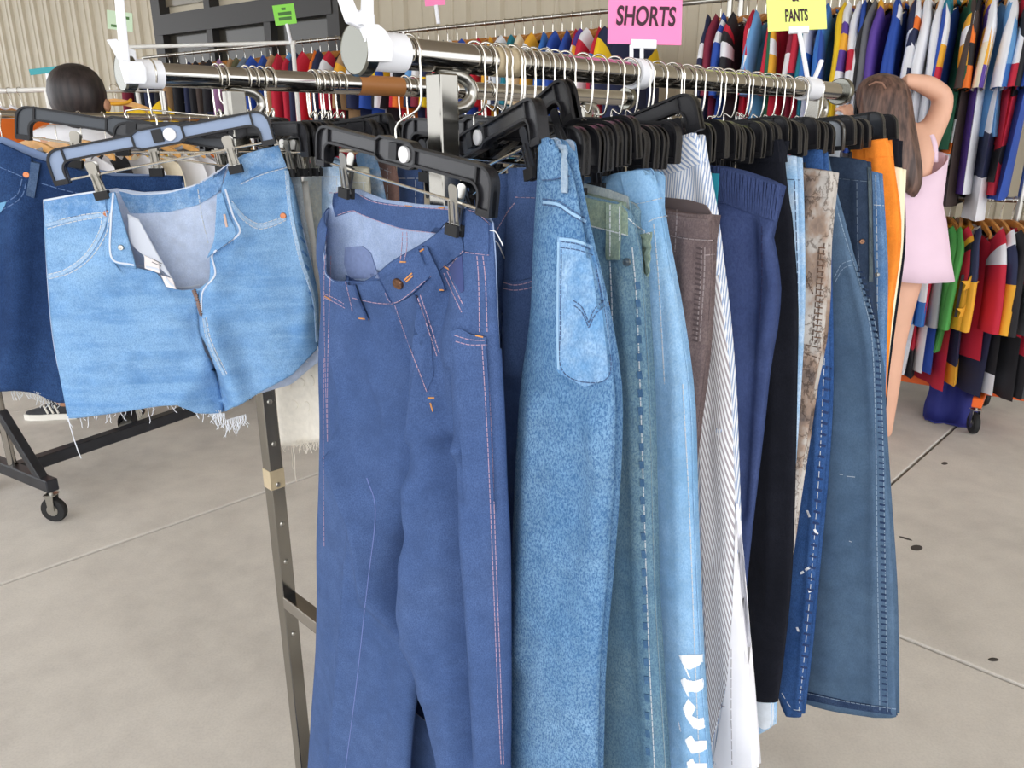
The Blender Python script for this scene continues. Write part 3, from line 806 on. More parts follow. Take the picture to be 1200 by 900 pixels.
# ================================================================== light-wash cut-off shorts on the far bar
QS = bar_point(177, LA); YS = 8
HSHEEN = (plain('grey_face_sky_sheen', (132, 150, 180), 0.3), RIM_BLACK)  # plastic face with the sky's reflection put into its blue-grey colour
hanger('clip hanger with sky sheen painted grey-blue, white disc, tilted over the light-wash cut-off shorts', 177, LA, (190, 160), (316, 136), YS, side=-1, clips=(-0.098, 0.088), frame_mats=HSHEEN, fwd=0.016)
LWD = denim('light_wash_denim', (102, 148, 198), (72, 118, 174), (154, 192, 226), 0.5, 600, 0.75, 7, seed=3, whisk=0.5)
LWD_IN = denim('light_wash_inside', (190, 204, 228), (160, 178, 210), (214, 222, 238), 0.4, 600, 0.5, 9, seed=4)
LWE = plain('frayed_cotton', (222, 226, 232), 0.95)
sh = Garment('denim_shorts', 'light-wash cut-off denim shorts with open fly and frayed hem', 'shorts', QS, YS)
# back panel: inside of the seat, waistband along the top, and the inside of the far leg at the hem
Ab, _ = sh.sheets([[(51, 234), (110, 224), (130, 222), (160, 227), (195, 225), (226, 217), (250, 203), (270, 188), (285, 180), (326, 170)],
                   [(54, 300), (130, 300), (220, 300), (290, 290), (356, 275)], [(60, 380), (150, 385), (240, 388), (300, 380), (371, 350)],
                   [(68, 430), (150, 440), (240, 445), (300, 440), (373, 400)],
                   [(80, 478), (150, 474), (215, 466), (258, 474), (300, 468), (340, 455), (374, 424)]], bulge=-0.030, N=36, M=44)
sh.body('back_panel', [(Ab, None)], [LWD_IN, LWD])
SL_ = [[(51, 234), (90, 227), (127, 222), (133, 226), (130, 262), (131, 302), (154, 310), (186, 316), (200, 333), (215, 338), (236, 336)],
      [(53, 290), (90, 296), (125, 318), (160, 330), (195, 345), (218, 352), (235, 352)], [(56, 330), (120, 345), (190, 362), (236, 372)],
      [(60, 380), (130, 388), (200, 396), (243, 405)], [(68, 430), (140, 436), (210, 440), (254, 440)], [(79, 488), (120, 480), (180, 470), (215, 465), (234, 478), (263, 482)]]
SR_ = [[(236, 336), (250, 325), (249, 298), (268, 285), (281, 271), (270, 250), (262, 222), (268, 198), (283, 182), (305, 175), (326, 170)],
      [(235, 352), (246, 342), (262, 320), (285, 290), (310, 255), (346, 225)], [(236, 372), (270, 350), (310, 320), (356, 275)],
      [(243, 405), (290, 385), (330, 365), (372, 340)], [(254, 440), (290, 428), (330, 410), (374, 378)], [(263, 482), (276, 471), (310, 452), (345, 433), (375, 404)]]
sfold = [([(133, 226), (131, 300), (186, 316), (215, 338)], 0.012, 22), ([(262, 222), (280, 272), (250, 300), (252, 330)], 0.016, 18),
         ([(236, 372), (246, 410), (264, 470)], -0.012, 9), ([(100, 330), (150, 350), (220, 380)], 0.006, 16), ([(70, 380), (150, 400), (230, 420)], -0.005, 14),
         ([(255, 380), (275, 440), (285, 460)], 0.014, 14), ([(290, 400), (300, 440)], -0.009, 14), ([(350, 240), (362, 330), (360, 390)], 0.010, 12),
         ([(215, 465), (245, 430), (255, 400)], 0.009, 14)]
HV = sh.halves(SL_, SR_, 3, [0.003, 0.016, 0.028, 0.032, 0.032], sfold, (), 44, 70, 0, 0.42, 0.25, False)
sh.body('front_panel', HV, [LWD, LWD_IN])
# waistband pieces
LWB = denim('light_wash_band', (108, 152, 200), (70, 116, 174), (168, 200, 230), 0.5, 600, 0.9, 45, seed=3)
sh.patch('waistband', [[(52, 235), (90, 228), (128, 223)], [(53, 247), (90, 240), (129, 236)], [(54, 262), (90, 253), (130, 248)]], 16, 5, LWB, 0.0006, 0.0016)
sh.patch('waistband', [[(286, 181), (305, 176), (326, 171)], [(282, 196), (305, 190), (331, 183)], [(282, 214), (306, 203), (337, 195)]], 14, 5, LWB, 0.0006, 0.0016)
sh.patch('waistband_inside', [[(140, 224), (160, 229), (195, 227), (226, 219), (250, 205), (267, 192)], [(146, 238), (165, 240), (195, 238), (230, 229), (250, 218), (262, 206)], [(153, 250), (170, 250), (200, 248), (232, 240), (250, 230), (260, 222)]], 20, 5, LWB, 0.0005, 0.0014)
# folded-back fly facings
def flap(g, name, rows, mats, D, n=0.0014, M=10, N=14):
    G = loft(rows, N, M); A = g.W(G, np.asarray(D)[:, None] * np.ones((1, M + 1)) if np.ndim(D) == 1 else D)
    o = g.body(name, [(A, None)], mats, solid=True); return o
flap(sh, 'fly_facing', [[(133, 225), (140, 224)], [(131, 262), (148, 252)], [(131, 300), (160, 290)], [(145, 307), (166, 312)]], [LWD, LWD_IN], np.linspace(0.018, 0.024, 15))
flap(sh, 'fly_facing', [[(258, 226), (264, 224)], [(257, 255), (273, 252)], [(255, 280), (281, 272)], [(247, 300), (262, 288)]], [LWD, LWD_IN], np.linspace(0.022, 0.028, 15))
flap(sh, 'pocket_lining', [[(152, 250), (165, 256)], [(158, 286), (190, 300)], [(176, 300), (206, 326)]], [plain('cotton_lining', (206, 212, 224), .9), LWD_IN], np.linspace(0.010, 0.014, 15))
flap(sh, 'care_label', [[(173, 297), (190, 306)], [(174, 312), (192, 318)]], [plain('label_white', (232, 226, 226), .8), LWE], np.linspace(0.016, 0.018, 15))
flap(sh, 'care_label', [[(193, 320), (206, 324)], [(199, 333), (211, 336)]], [plain('label_white', (232, 226, 226), .8), LWE], np.linspace(0.018, 0.02, 15))
sh.line('facing_print', [[(178, 303), (190, 309)], [(178, 307), (189, 312)]], plain('print_grey', (120, 116, 120), .9), 0.001)
for x, y in ((125, 250), (332, 253)): sh.stud('rivet', x, y, 0.0046, COPPER, 0.002)
sh.stud('button', 142, 290, 0.004, STEEL, 0.003)
sh.line('buttonhole', [[(263, 251), (265, 262), (266, 266)]], plain('buttonhole_rose', (206, 176, 164), .9), 0.003, h=0.001)
zp = [[(226, 338), (231, 352), (236, 370)]]
sh.line('zip', zp, plain('zip_brown', (120, 100, 96), .5), 0.005, h=0.001)
sh.line('zip_teeth', [[(228, 338), (233, 352), (237, 368)]], BRASS, 0.0022, h=0.0022, dash=(1, 1), step=1.2)
edge = [[(133, 226), (130, 262), (131, 302), (154, 310), (186, 316), (200, 333), (215, 337), (234, 334)], [(264, 222), (273, 252), (281, 272), (264, 287), (249, 299), (252, 322), (238, 342), (236, 368)], [(52, 235), (90, 228), (128, 223)], [(140, 223), (160, 228), (195, 226), (226, 218), (250, 204), (268, 190)]]
BAND = denim('pale_seam', (158, 188, 218), (112, 152, 196), (190, 210, 230), .5, 500, .6, 40)
sh.line('seam_band', [[(125, 251), (118, 275), (103, 299), (80, 317), (56, 325)], [(271, 238), (285, 255), (302, 265), (319, 262), (335, 255)], [(336, 200), (340, 240), (352, 300), (367, 350), (371, 400)], [(240, 374), (246, 400), (264, 440)], [(54, 264), (90, 256), (126, 251)]], BAND, 0.0048, h=0.0012)
pk = [[(349 + k * 2.6, 262 + k * 16), (354 + k * 2.6, 268 + k * 16)] for k in range(7)]
sh.line('seam_pucker', pk, denim('pucker_light', (84, 130, 186), (68, 112, 170), (110, 152, 200), .4, 500, .5, 30), 0.0034, h=0.0008)
sh.line('bound_edge', edge, plain('worn_edge', (206, 214, 228), .9), 0.0024, h=0.0010)
st = [[(54, 262), (90, 253), (128, 248)], [(56, 268), (90, 259), (124, 254)], [(120, 252), (116, 272), (100, 298), (78, 315), (56, 322)], [(129, 250), (124, 275), (106, 303), (82, 320), (57, 327)],
      [(271, 235), (285, 252), (302, 262), (318, 259), (334, 253)], [(272, 241), (285, 258), (302, 268), (320, 265), (335, 258)], [(282, 216), (306, 205), (337, 196)], [(334, 200), (338, 240), (350, 300), (366, 350), (371, 400)],
      [(238, 373), (243, 400), (262, 440)], [(242, 372), (248, 400), (266, 438)], [(232, 222), (236, 250), (244, 285)]]
sh.line('stitching', st, THREAD_L, 0.0012, dash=(4, 1), h=0.0006, step=1.2)
# frayed hem: loose threads
mb = MB(); rr = random.Random(3)
def thread(mb, g, x, y, L, drift=0.3, r=0.00055):
    p = g.W(np.array([[x, y]]), np.array([0.012]))[0]; k = 7; pts = [p + np.array([0, 0, 0.004])]
    dx = rr.uniform(-drift, drift); dy = rr.uniform(-drift, drift)
    for i in range(1, k):
        t = i / (k - 1); pts.append(p + np.array([dx * L * t * t + rr.uniform(-1, 1) * .0012, dy * L * t * t * .5, -L * t]))
    mb.tube(pts, r, 5)
for x in np.arange(80, 262, 2.2):
    y = np.interp(x, [79, 120, 180, 215, 234, 263], [488, 480, 470, 465, 478, 482])
    L = rr.choice([0.004, 0.006, 0.008, 0.012, 0.016, 0.022]) * rr.uniform(0.7, 1.2)
    if x < 190 and rr.random() < 0.45: continue
    thread(mb, sh, x + rr.uniform(-1, 1), y - 1, L, 0.5)
for x in np.arange(250, 290, 1.2): thread(mb, sh, x, 484 if x < 266 else 492 - (x - 266) * 0.3, rr.uniform(0.01, 0.026), 0.4)
for (a, b) in (((275, 471), (375, 404)),):
    for t in np.linspace(0, 1, 70): thread(mb, sh, a[0] + (b[0] - a[0]) * t + rr.uniform(-1, 1), a[1] + (b[1] - a[1]) * t + 1, rr.uniform(0.002, 0.007), 1.2)
thread(mb, sh, 84, 487, 0.066, 0.12, 0.0008); thread(mb, sh, 131, 478, 0.020, 0.1); thread(mb, sh, 176, 472, 0.03, 0.2)
o = mb.build('frayed_hem', LWE, sh.root); o['kind'] = 'stuff'
# ================================================================== the other trousers on the near bar
RL = np.linalg.norm(RB - RA)
def at_t(t, A=None): return (RA if A is None else A) + RD * (t * RL)
def auto_hanger(label, t, end, A=None, drop=0.074, yaw=-42, clips=(-0.105, 0.122), mats=None, hw=HW, side=1, group=None, disc=True):
    """hanger turned by yaw whose right-hand shoulder is seen at pixel end; its station on the bar follows"""
    A = RA if A is None else A; best = None
    a = math.radians(yaw); d = np.array([math.cos(a), math.sin(a), 0]); n = np.array([-d[1], d[0], 0])
    for t in np.linspace(-0.1, 1.1, 601):
        Q = at_t(t, A); c = Q - np.array([0, 0, drop]); e = onpl(end[0], end[1], Q, n)
        if (e - c) @ d < 0: continue
        dlt = abs(np.linalg.norm(e - c) - hw)
        if best is None or dlt < best[0]: best = (dlt, t)
    Q = at_t(best[1], A); cp = proj(Q - np.array([0, 0, drop]))
    return hanger(label, Q, A, (cp[0], cp[1]), end, yaw, side, clips, mats, disc, group, clip_mat=CLIPBLK)
CLIPBLK = plain('black_clip', (34, 34, 38), 0.35)
def slack(rows): return [[(float(x), float(y)) for x, y in r] for r in rows]
def folded(g, rows, bulge=0.012, folds=(), wav=(), M=22, N=70, gap=0.018, shift=-6, back=None):
    """trousers hung folded in half: near leg in front of far leg"""
    A, B = g.sheets(rows, back, bulge, min(bulge) if not np.isscalar(bulge) else bulge * .6, folds, wav, M, N, 0.006)
    r2 = [[(x + shift * min(1, i), y + 2) for x, y in r] for i, r in enumerate(rows)]
    A2, B2 = g.sheets(r2, None, 0.006, 0.006, (), wav, max(8, M // 2), max(12, N // 3), -gap + 0.006)
    return [(A, B), (A2, B2)]
def two(R, ys, xl, xr):
    """straight rows from tables of y, left x, right x"""
    return [[(l, y), ((l + r) / 2, y), (r, y)] for y, l, r in zip(ys, xl, xr)]
HB = 'black plastic clip hanger '
# ---- second indigo pair
g = Garment('jeans', 'second pair of indigo jeans, showing as a narrow strip beside the first', 'jeans', at_t(0.155), -46)
rows = [[(566, 207), (600, 203), (606, 196), (620, 196), (637, 196)]] + two(0, [250, 320, 450, 600, 760, 900, 1060, 1130], [570, 575, 582, 588, 590, 590, 590, 590], [640, 641, 642, 642, 648, 655, 662, 664])
g.body('body', folded(g, rows, 0.012, [([(602, 200), (599, 260), (594, 330), (592, 420)], -0.016, 6), ([(620, 200), (618, 330), (612, 420)], 0.008, 12)]), [IND, IND_IN])
g.patch('waistband', [[(607, 197), (622, 197), (635, 197)], [(606, 214), (621, 214), (635, 214)], [(604, 231), (620, 231), (634, 232)]], 6, 5, IND, 0.0006, 0.0016)
g.patch('pocket', [[(590, 328), (604, 330), (622, 326), (632, 320)], [(592, 380), (612, 381), (629, 380)], [(594, 440), (610, 441), (622, 440)]], 8, 10, IND, 0.001, 0.0016)
g.line('stitching', [[(604, 231), (634, 232)], [(590, 331), (604, 334), (622, 330), (632, 324)], [(590, 338), (604, 340), (622, 337), (631, 332)], [(632, 232), (631, 280), (629, 330)], [(582, 270), (594, 250), (603, 238)]], THREAD_P, 0.0009, dash=(4, 1), step=1.2)
g.line('bar_tack', [[(626, 322), (632, 316)]], MATS['amber_thread'], 0.003, h=0.001)
mb = MB(); p, _n = g.hit(578, 280); mb.tube(catmull([p, p + np.array([0.006, 0.0, -0.006]), p + np.array([0.012, 0, -0.02]), p + np.array([0.016, 0, -0.026])], 8), 0.0008, 6); mb.build('loose_thread', THREAD_W, g.root)
auto_hanger(HB + 'tilted up sharply above the second indigo jeans', 0.185, (634, 120), drop=0.085, yaw=-62)
# ---- faded mid-blue jeans with back pocket
MBL = denim('stone_blue_denim', (104, 144, 182), (54, 94, 142), (144, 178, 206), 0.85, 420, 0.6, 8, seed=5)
MBL_IN = denim('stone_blue_inside', (170, 186, 206), (130, 150, 180), (190, 200, 216), 0.5, 500, 0.4, 9)
g3 = g = Garment('jeans', 'faded stone-blue jeans turned to show a back pocket with chevron stitching', 'jeans', at_t(0.115), -50)
rows = [[(637, 167), (644, 163), (652, 161), (658, 164), (664, 176)], [(635, 212), (655, 213), (676, 204)], [(631, 290), (660, 290), (692, 282)], [(627, 365), (665, 365), (709, 352)], [(615, 450), (670, 452), (725, 450)], [(609, 540), (660, 541), (725, 540)], [(605, 650), (660, 650), (718, 650)], [(600, 775), (655, 776), (708, 775)], [(595, 900), (650, 902), (705, 900)], [(588, 1060), (645, 1062), (701, 1060)], [(585, 1120), (642, 1122), (700, 1120)]]
g.body('body', folded(g, rows, [0.006, 0.014, 0.018, 0.02, 0.02], [([(700, 450), (690, 560), (672, 700)], -0.006, 16), ([(640, 470), (632, 600), (622, 760)], 0.006, 12), ([(700, 470), (720, 560), (712, 640)], 0.007, 14), ([(664, 260), (662, 330), (668, 420)], 0.006, 20)], N=90, M=28), [MBL, MBL_IN])
g.patch('waistband', [[(637, 168), (645, 164), (654, 163)], [(636, 188), (647, 187), (660, 184)], [(636, 212), (650, 211), (668, 207)]], 8, 8, MBL, 0.0006, 0.0016)
bp = g.patch('back_pocket', [[(655, 277), (675, 280), (694, 288)], [(654, 320), (677, 320), (703, 318)], [(653, 380), (680, 380), (713, 378)], [(654, 432), (684, 436), (718, 430)], [(656, 436), (687, 453), (719, 441)]], 12, 16, denim('pocket_fade', (110, 158, 204), (70, 116, 170), (176, 204, 230), 0.5, 420, 0.8, 22, seed=6), 0.001, 0.002, puff=0.002)
g.line('stitching', [[(657, 283), (676, 286), (693, 293)], [(657, 290), (677, 293), (695, 299)], [(658, 292), (657, 380), (658, 432), (687, 448), (715, 437), (709, 370), (698, 310)], [(672, 352), (682, 360), (690, 378)], [(690, 378), (697, 362), (708, 352)], [(673, 358), (682, 366), (690, 384)], [(690, 384), (698, 368), (709, 358)], [(636, 233), (655, 236), (670, 246), (686, 256)], [(636, 240), (655, 243), (670, 253), (688, 263)], [(636, 211), (650, 210), (668, 206)]], plain('slate_thread', (70, 92, 128), .9), 0.0010, dash=(4, 1), step=1.2)
g.line('worn_seam', [[(637, 237), (655, 240), (670, 250), (687, 260)], [(656, 280), (676, 283), (694, 290)], [(655, 284), (654, 380), (655, 433)]], plain('seam_pale', (150, 186, 218), .9), 0.0026, h=0.0008)
lo = g.patch('belt_loop', [[(654, 163), (658, 165)], [(659, 180), (664, 181)], [(661, 210), (667, 210)], [(661, 227), (667, 227)]], 3, 12, denim('loop_grey', (160, 180, 200), (120, 146, 176), (190, 204, 216), .5, 420, .5), 0.004, 0.003)
auto_hanger(HB + 'rising highest of all, above the faded stone-blue jeans', 0.235, (668, 96), drop=0.085, yaw=-60)
# ---- green-tinged jeans
GRJ = denim('green_tint_denim', (104, 138, 160), (70, 104, 136), (146, 172, 176), 0.7, 420, 0.6, 9, seed=7)
GRJ_IN = denim('green_tint_inside', (168, 178, 180), (130, 146, 160), (186, 194, 190), 0.5, 420, 0.4, 9)
OLV = denim('olive_tint_denim', (132, 152, 140), (98, 122, 122), (164, 176, 150), 0.5, 420, 0.6, 20)
g4 = g = Garment('jeans', 'green-tinged faded jeans with a large belt loop and dark-puckered side seam', 'jeans', at_t(0.19), -46)
ys = [262, 300, 330, 380, 450, 600, 700, 800, 900, 1060, 1100]
rows = [[(640, 212), (674, 221), (705, 229), (735, 236), (743, 246)]] + two(0, ys, [642, 646, 650, 652, 655, 655, 655, 655, 655, 655, 655], [749, 757, 759, 762, 766, 770, 773, 779, 785, 795, 797])
back = [[(640, 208), (680, 214), (710, 221), (738, 230), (743, 246)]] + rows[1:]
g.body('body', folded(g, rows, 0.013, [([(740, 330), (750, 450), (757, 700), (770, 900)], 0.005, 6), ([(720, 300), (716, 450), (712, 700)], -0.006, 10)], back=back, N=80), [GRJ, GRJ_IN])
g.patch('waistband', [[(660, 218), (690, 226), (735, 237)], [(662, 240), (694, 247), (736, 256)], [(664, 258), (697, 266), (736, 276)]], 12, 6, OLV, 0.0006, 0.0018)
g.patch('belt_loop', [[(713, 237), (729, 240)], [(713, 268), (729, 271)], [(713, 303), (728, 304)]], 4, 8, OLV, 0.003, 0.0024)
g.patch('belt_loop', [[(754, 274), (765, 272)], [(755, 296), (764, 294)], [(755, 318), (762, 324)]], 4, 8, OLV, 0.003, 0.0024)
g.stud('button', 735, 307, 0.0045, STEEL, 0.003); g.stud('rivet', 713, 356, 0.0035, BRASS, 0.003)
g.line('stitching', [[(664, 258), (697, 266), (736, 276)], [(715, 306), (717, 350), (718, 400)], [(741, 290), (746, 350), (750, 450), (755, 600), (760, 750), (767, 900)], [(736, 256), (748, 266), (762, 274)], [(715, 240), (715, 300)], [(726, 242), (726, 302)]], THREAD_L, 0.0011, dash=(5, 1), step=1.2)
pk = [[(747 + (y - 330) * 0.022, y), (748 + (y - 330) * 0.022, y + 9)] for y in range(330, 890, 21)]
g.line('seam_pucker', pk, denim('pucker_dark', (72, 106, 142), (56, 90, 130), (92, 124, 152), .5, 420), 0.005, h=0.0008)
auto_hanger(HB + 'with rounded shoulder above the green-tinged jeans', 0.275, (707, 158))
# ---- light blue jeans with white lettering
LBJ = denim('pale_blue_denim', (140, 184, 222), (108, 156, 204), (178, 208, 234), 0.5, 480, 0.5, 8, seed=9)
LBJ_IN = denim('pale_blue_inside', (86, 124, 172), (66, 100, 150), (150, 180, 210), 0.4, 480, 0.6, 24)
g5 = g = Garment('jeans', 'pale blue jeans with white gothic lettering down the leg', 'jeans', at_t(0.23), -46)
ys = [232, 300, 365, 450, 600, 700, 800, 900, 1060, 1100]
rows = [[(686, 214), (712, 216), (727, 204), (745, 200), (765, 198), (772, 206)]] + two(0, ys, [688, 692, 700, 700, 705, 710, 715, 720, 726, 728], [777, 788, 800, 812, 818, 822, 827, 835, 848, 851])
back = [[(686, 207), (712, 206), (730, 205), (745, 198), (765, 197), (772, 206)]] + rows[1:]
g.body('body', folded(g, rows, 0.013, [([(792, 330), (800, 450), (806, 700), (815, 900)], 0.004, 6), ([(778, 450), (780, 650), (788, 850)], -0.004, 10)], back=back, N=80), [LBJ, LBJ_IN])
g.patch('waistband', [[(728, 205), (745, 201), (764, 199)], [(732, 222), (750, 219), (771, 215)], [(736, 240), (755, 237), (776, 231)]], 8, 6, LBJ, 0.0006, 0.0018)
g.line('stitching', [[(736, 240), (755, 237), (776, 232)], [(760, 260), (768, 256), (782, 253)], [(766, 262), (772, 330), (779, 450)], [(800, 450), (808, 600), (814, 760), (820, 900)]], THREAD_L, 0.0011, dash=(5, 1), step=1.2)
GOTH = plain('white_print', (238, 242, 248), 0.8)
def tx(p): return [(780 + x * 120 / 675, 740 + y * 160 / 900) for x, y in p]
for poly in ([(102, 155), (180, 150), (256, 147), (260, 195), (230, 222), (185, 243), (165, 250), (148, 240), (175, 300), (168, 310), (150, 270), (125, 215)],
             [(112, 320), (135, 302), (150, 315), (200, 325), (260, 304), (266, 345), (260, 378), (220, 398), (160, 395), (168, 430), (155, 422), (130, 370)],
             [(160, 440), (212, 500), (185, 553), (225, 572), (262, 565), (270, 630), (235, 643), (195, 636), (150, 570), (126, 505)], [(95, 582), (104, 600), (118, 664), (106, 640)],
             [(140, 712), (180, 682), (205, 720), (280, 714), (286, 770), (240, 795), (183, 803), (160, 765)], [(150, 862), (188, 832), (206, 866), (284, 866), (286, 930), (165, 930)]):
    pp = np.array(tx(poly)); pp[:, 0] -= 2.0
    g.decal('lettering', [tuple(q) for q in pp], GOTH)
auto_hanger(HB + 'just behind the rounded one, above the pale blue jeans', 0.335, (727, 152))
# ---- brown corduroy-like trousers
BRN = denim('brown_twill', (112, 98, 98), (82, 70, 72), (140, 126, 124), 0.5, 420, 0.6, 14, seed=11)
BRN_IN = plain('brown_inside', (92, 80, 80), .9)
g6 = g = Garment('trousers', 'faded brown twill trousers with open waist, squeezed beside the striped pair', 'trousers', at_t(0.28), -46)
ys = [290, 330, 365, 430, 500, 600, 750, 900, 1060]
rows = [[(738, 236), (776, 240), (800, 247), (822, 250), (838, 251)]] + two(0, ys, [738, 738, 738, 738, 738, 736, 734, 734, 734], [839, 838, 836, 831, 822, 812, 806, 806, 806])
back = [[(738, 226), (776, 231), (806, 234), (828, 240), (838, 251)]] + rows[1:]
g.body('body', folded(g, rows, 0.013, [([(815, 280), (814, 350), (808, 450)], 0.006, 8)], back=back), [BRN, BRN_IN])
g.patch('waistband', [[(778, 242), (800, 248), (837, 252)], [(782, 258), (803, 262), (838, 265)], [(786, 275), (806, 279), (839, 281)]], 8, 5, BRN, 0.0006, 0.0018)
g.line('stitching', [[(793, 243), (793, 260), (791, 295)], [(786, 276), (806, 280), (839, 282)], [(826, 290), (825, 330), (820, 400)], [(822, 290), (821, 330), (816, 400)], [(826, 299), (838, 298)]], plain('dusty_thread', (150, 138, 138), .9), 0.0012, dash=(5, 1), step=1.2)
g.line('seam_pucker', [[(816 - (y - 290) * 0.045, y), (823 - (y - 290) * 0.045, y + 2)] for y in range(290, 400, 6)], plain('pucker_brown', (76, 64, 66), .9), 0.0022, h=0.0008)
auto_hanger(HB + 'lifted at its shoulder between pale blue and striped pairs', 0.375, (748, 143), drop=0.082)
auto_hanger(HB + 'holding the faded brown trousers', 0.405, (772, 157))
# ---- white and blue striped
STR = striped('pin_stripe', (238, 240, 244), (150, 170, 204), 95, (0, math.radians(0), math.radians(45)), 0.62)
STR_D = striped('diagonal_stripe', (236, 238, 242), (164, 156, 162), 92, (0, math.radians(28), math.radians(45)), 0.55)
STR_H = striped('cross_stripe', (238, 240, 244), (150, 170, 204), 70, (0, math.radians(78), math.radians(45)), 0.6)
WHT = plain('white_cotton', (234, 234, 240), .9, 0, .04, 12)
g7 = g = Garment('trousers', 'white trousers with fine blue stripes, waistband peaking above its neighbours', 'trousers', at_t(0.345), -46)
ys = [245, 300, 365, 450, 550, 650, 775]
rows = [[(770, 176), (786, 165), (802, 160), (817, 155), (820, 157)], [(762, 212), (795, 203), (828, 192)]] + two(0, ys, [758, 758, 760, 765, 770, 775, 785], [838, 845, 853, 860, 864, 868, 880]) + [[(790, 880), (835, 893), (856, 899), (890, 898)]]
b7 = g.body('body', folded(g, rows, [0.006, 0.012, 0.014, 0.014, 0.014], [([(812, 200), (826, 300), (838, 450), (850, 650)], -0.006, 8), ([(850, 500), (858, 700), (868, 860)], 0.006, 10)], N=80, shift=-3), [STR, WHT])
for pl in b7.data.polygons:      # the lower outer part is plain white cloth
    x_, y_, _d = proj(np.array(pl.center) + origin_of(g.root))
    if y_ > 590 and x_ > np.interp(y_, [590, 700, 800, 900], [864, 858, 851, 836]): pl.material_index = 1
g.patch('waistband', [[(772, 176), (787, 167), (803, 162), (818, 157)], [(768, 192), (792, 184), (823, 173)], [(765, 209), (796, 201), (827, 190)]], 10, 6, STR_H, 0.0006, 0.0018)
g.patch('cross_cut_panel', [[(815, 330), (842, 322)], [(818, 450), (856, 440)], [(822, 600), (861, 580)], [(826, 720), (860, 690)], [(832, 880), (852, 800)]], 8, 24, STR_D, 0.0006, 0.0012)
g.patch('plain_panel', [[(862, 590), (866, 590)], [(858, 720), (876, 700)], [(852, 800), (883, 790)], [(836, 891), (857, 898), (890, 898)]], 6, 16, WHT, 0.0006, 0.0012)
g.line('stitching', [[(857, 760), (857, 830), (858, 896)], [(845, 827), (850, 828)]], plain('grey_thread', (176, 170, 176), .9), 0.001, dash=(5, 1))
auto_hanger(HB + 'tilted up above the peaked striped waistband', 0.475, (817, 113), drop=0.082)
# ---- navy elastic waist
NVY = denim('navy_cotton', (60, 74, 116), (44, 56, 94), (78, 92, 134), 0.4, 300, 0.5, 6, seed=13)
g8 = g = Garment('pull_on_pants', 'navy cotton pull-on pants with gathered elastic waist', 'pants', at_t(0.42), -46)
ys = [300, 330, 380, 420, 500, 560, 620, 690, 780, 900]
rows = [[(792, 186), (834, 192), (865, 198), (895, 208), (916, 217)], [(792, 205), (834, 212), (865, 218), (898, 226), (919, 229)], [(796, 228), (840, 236), (875, 246), (900, 256), (912, 258)], [(798, 245), (842, 255), (880, 268), (908, 272)]] + two(0, ys, [800, 800, 802, 805, 810, 812, 815, 818, 820, 822], [912, 916, 913, 906, 897, 890, 883, 876, 868, 862])
g.body('body', folded(g, rows, [0.008, 0.014, 0.014, 0.012, 0.010, 0.01], [([(886, 262), (890, 340), (884, 450), (874, 600)], -0.010, 6), ([(905, 280), (914, 330), (905, 400)], 0.010, 9), ([(856, 260), (862, 340), (866, 460)], 0.008, 12)], N=90, M=30), [NVY])
mb = MB()
wb_ = [[(838 + k * 3.1 + (k % 3), 195 + k * 0.95), (839 + k * 3.0, 215 + k * 0.95), (842 + k * 2.75, 236 + k * .95)] for k in range(25)]
g.line('elastic_gather', wb_, NVY, 0.0028, h=0.0022, step=3)
g.line('stitching', [[(834, 203), (865, 209), (916, 224)], [(836, 214), (866, 220), (918, 230)], [(838, 226), (868, 232), (912, 248)], [(893, 265), (893, 330), (890, 380)]], plain('navy_thread', (40, 44, 84), .9), 0.001, dash=(4, 1))
auto_hanger(HB + 'leftmost of the four bunched above the navy elastic-waist pants', 0.50, (838, 152))
auto_hanger(HB + 'second of the four bunched above the navy elastic-waist pants', 0.535, (853, 148))
auto_hanger(HB + 'third of the four bunched above the navy elastic-waist pants', 0.56, (866, 150))
auto_hanger(HB + 'rightmost of the four bunched above the navy elastic-waist pants', 0.585, (884, 156))
tg = MB(); q = at_t(0.38) ; c = onpl(837, 225, q, np.array([.7, .71, 0])); tg.box(c, (0.010, 0.001, 0.045), (.72, -.69, 0), (.69, .72, 0)); tag(tg.build('swing_tag', plain('teal_card', (40, 150, 170), .5), None, origin=c), 'small teal swing tag beside the striped trousers', 'tag')
# ---- black
BLK_ = denim('black_twill', (26, 28, 36), (16, 17, 24), (40, 42, 52), 0.4, 400, 0.4, 8)
g9 = g = Garment('trousers', 'plain black trousers hanging behind the navy pants', 'trousers', at_t(0.525), -46)
rows = [[(866, 166), (886, 165), (905, 164), (921, 163)]] + two(0, [180, 255, 355, 450, 560, 675, 760], [866, 866, 866, 866, 868, 870, 870], [922, 930, 937, 936, 934, 930, 922]) + [[(868, 810), (890, 816), (914, 820)]]
g.body('body', folded(g, rows, 0.011, [([(908, 260), (912, 450), (905, 700)], 0.005, 8)]), [BLK_])
g.patch('waistband', [[(868, 167), (890, 166), (920, 165)], [(868, 178), (892, 177), (922, 177)], [(868, 190), (893, 190), (923, 190)]], 6, 4, BLK_, 0.0006, 0.0018)
auto_hanger(HB + 'wide and low-arched above the black trousers', 0.62, (926, 142))
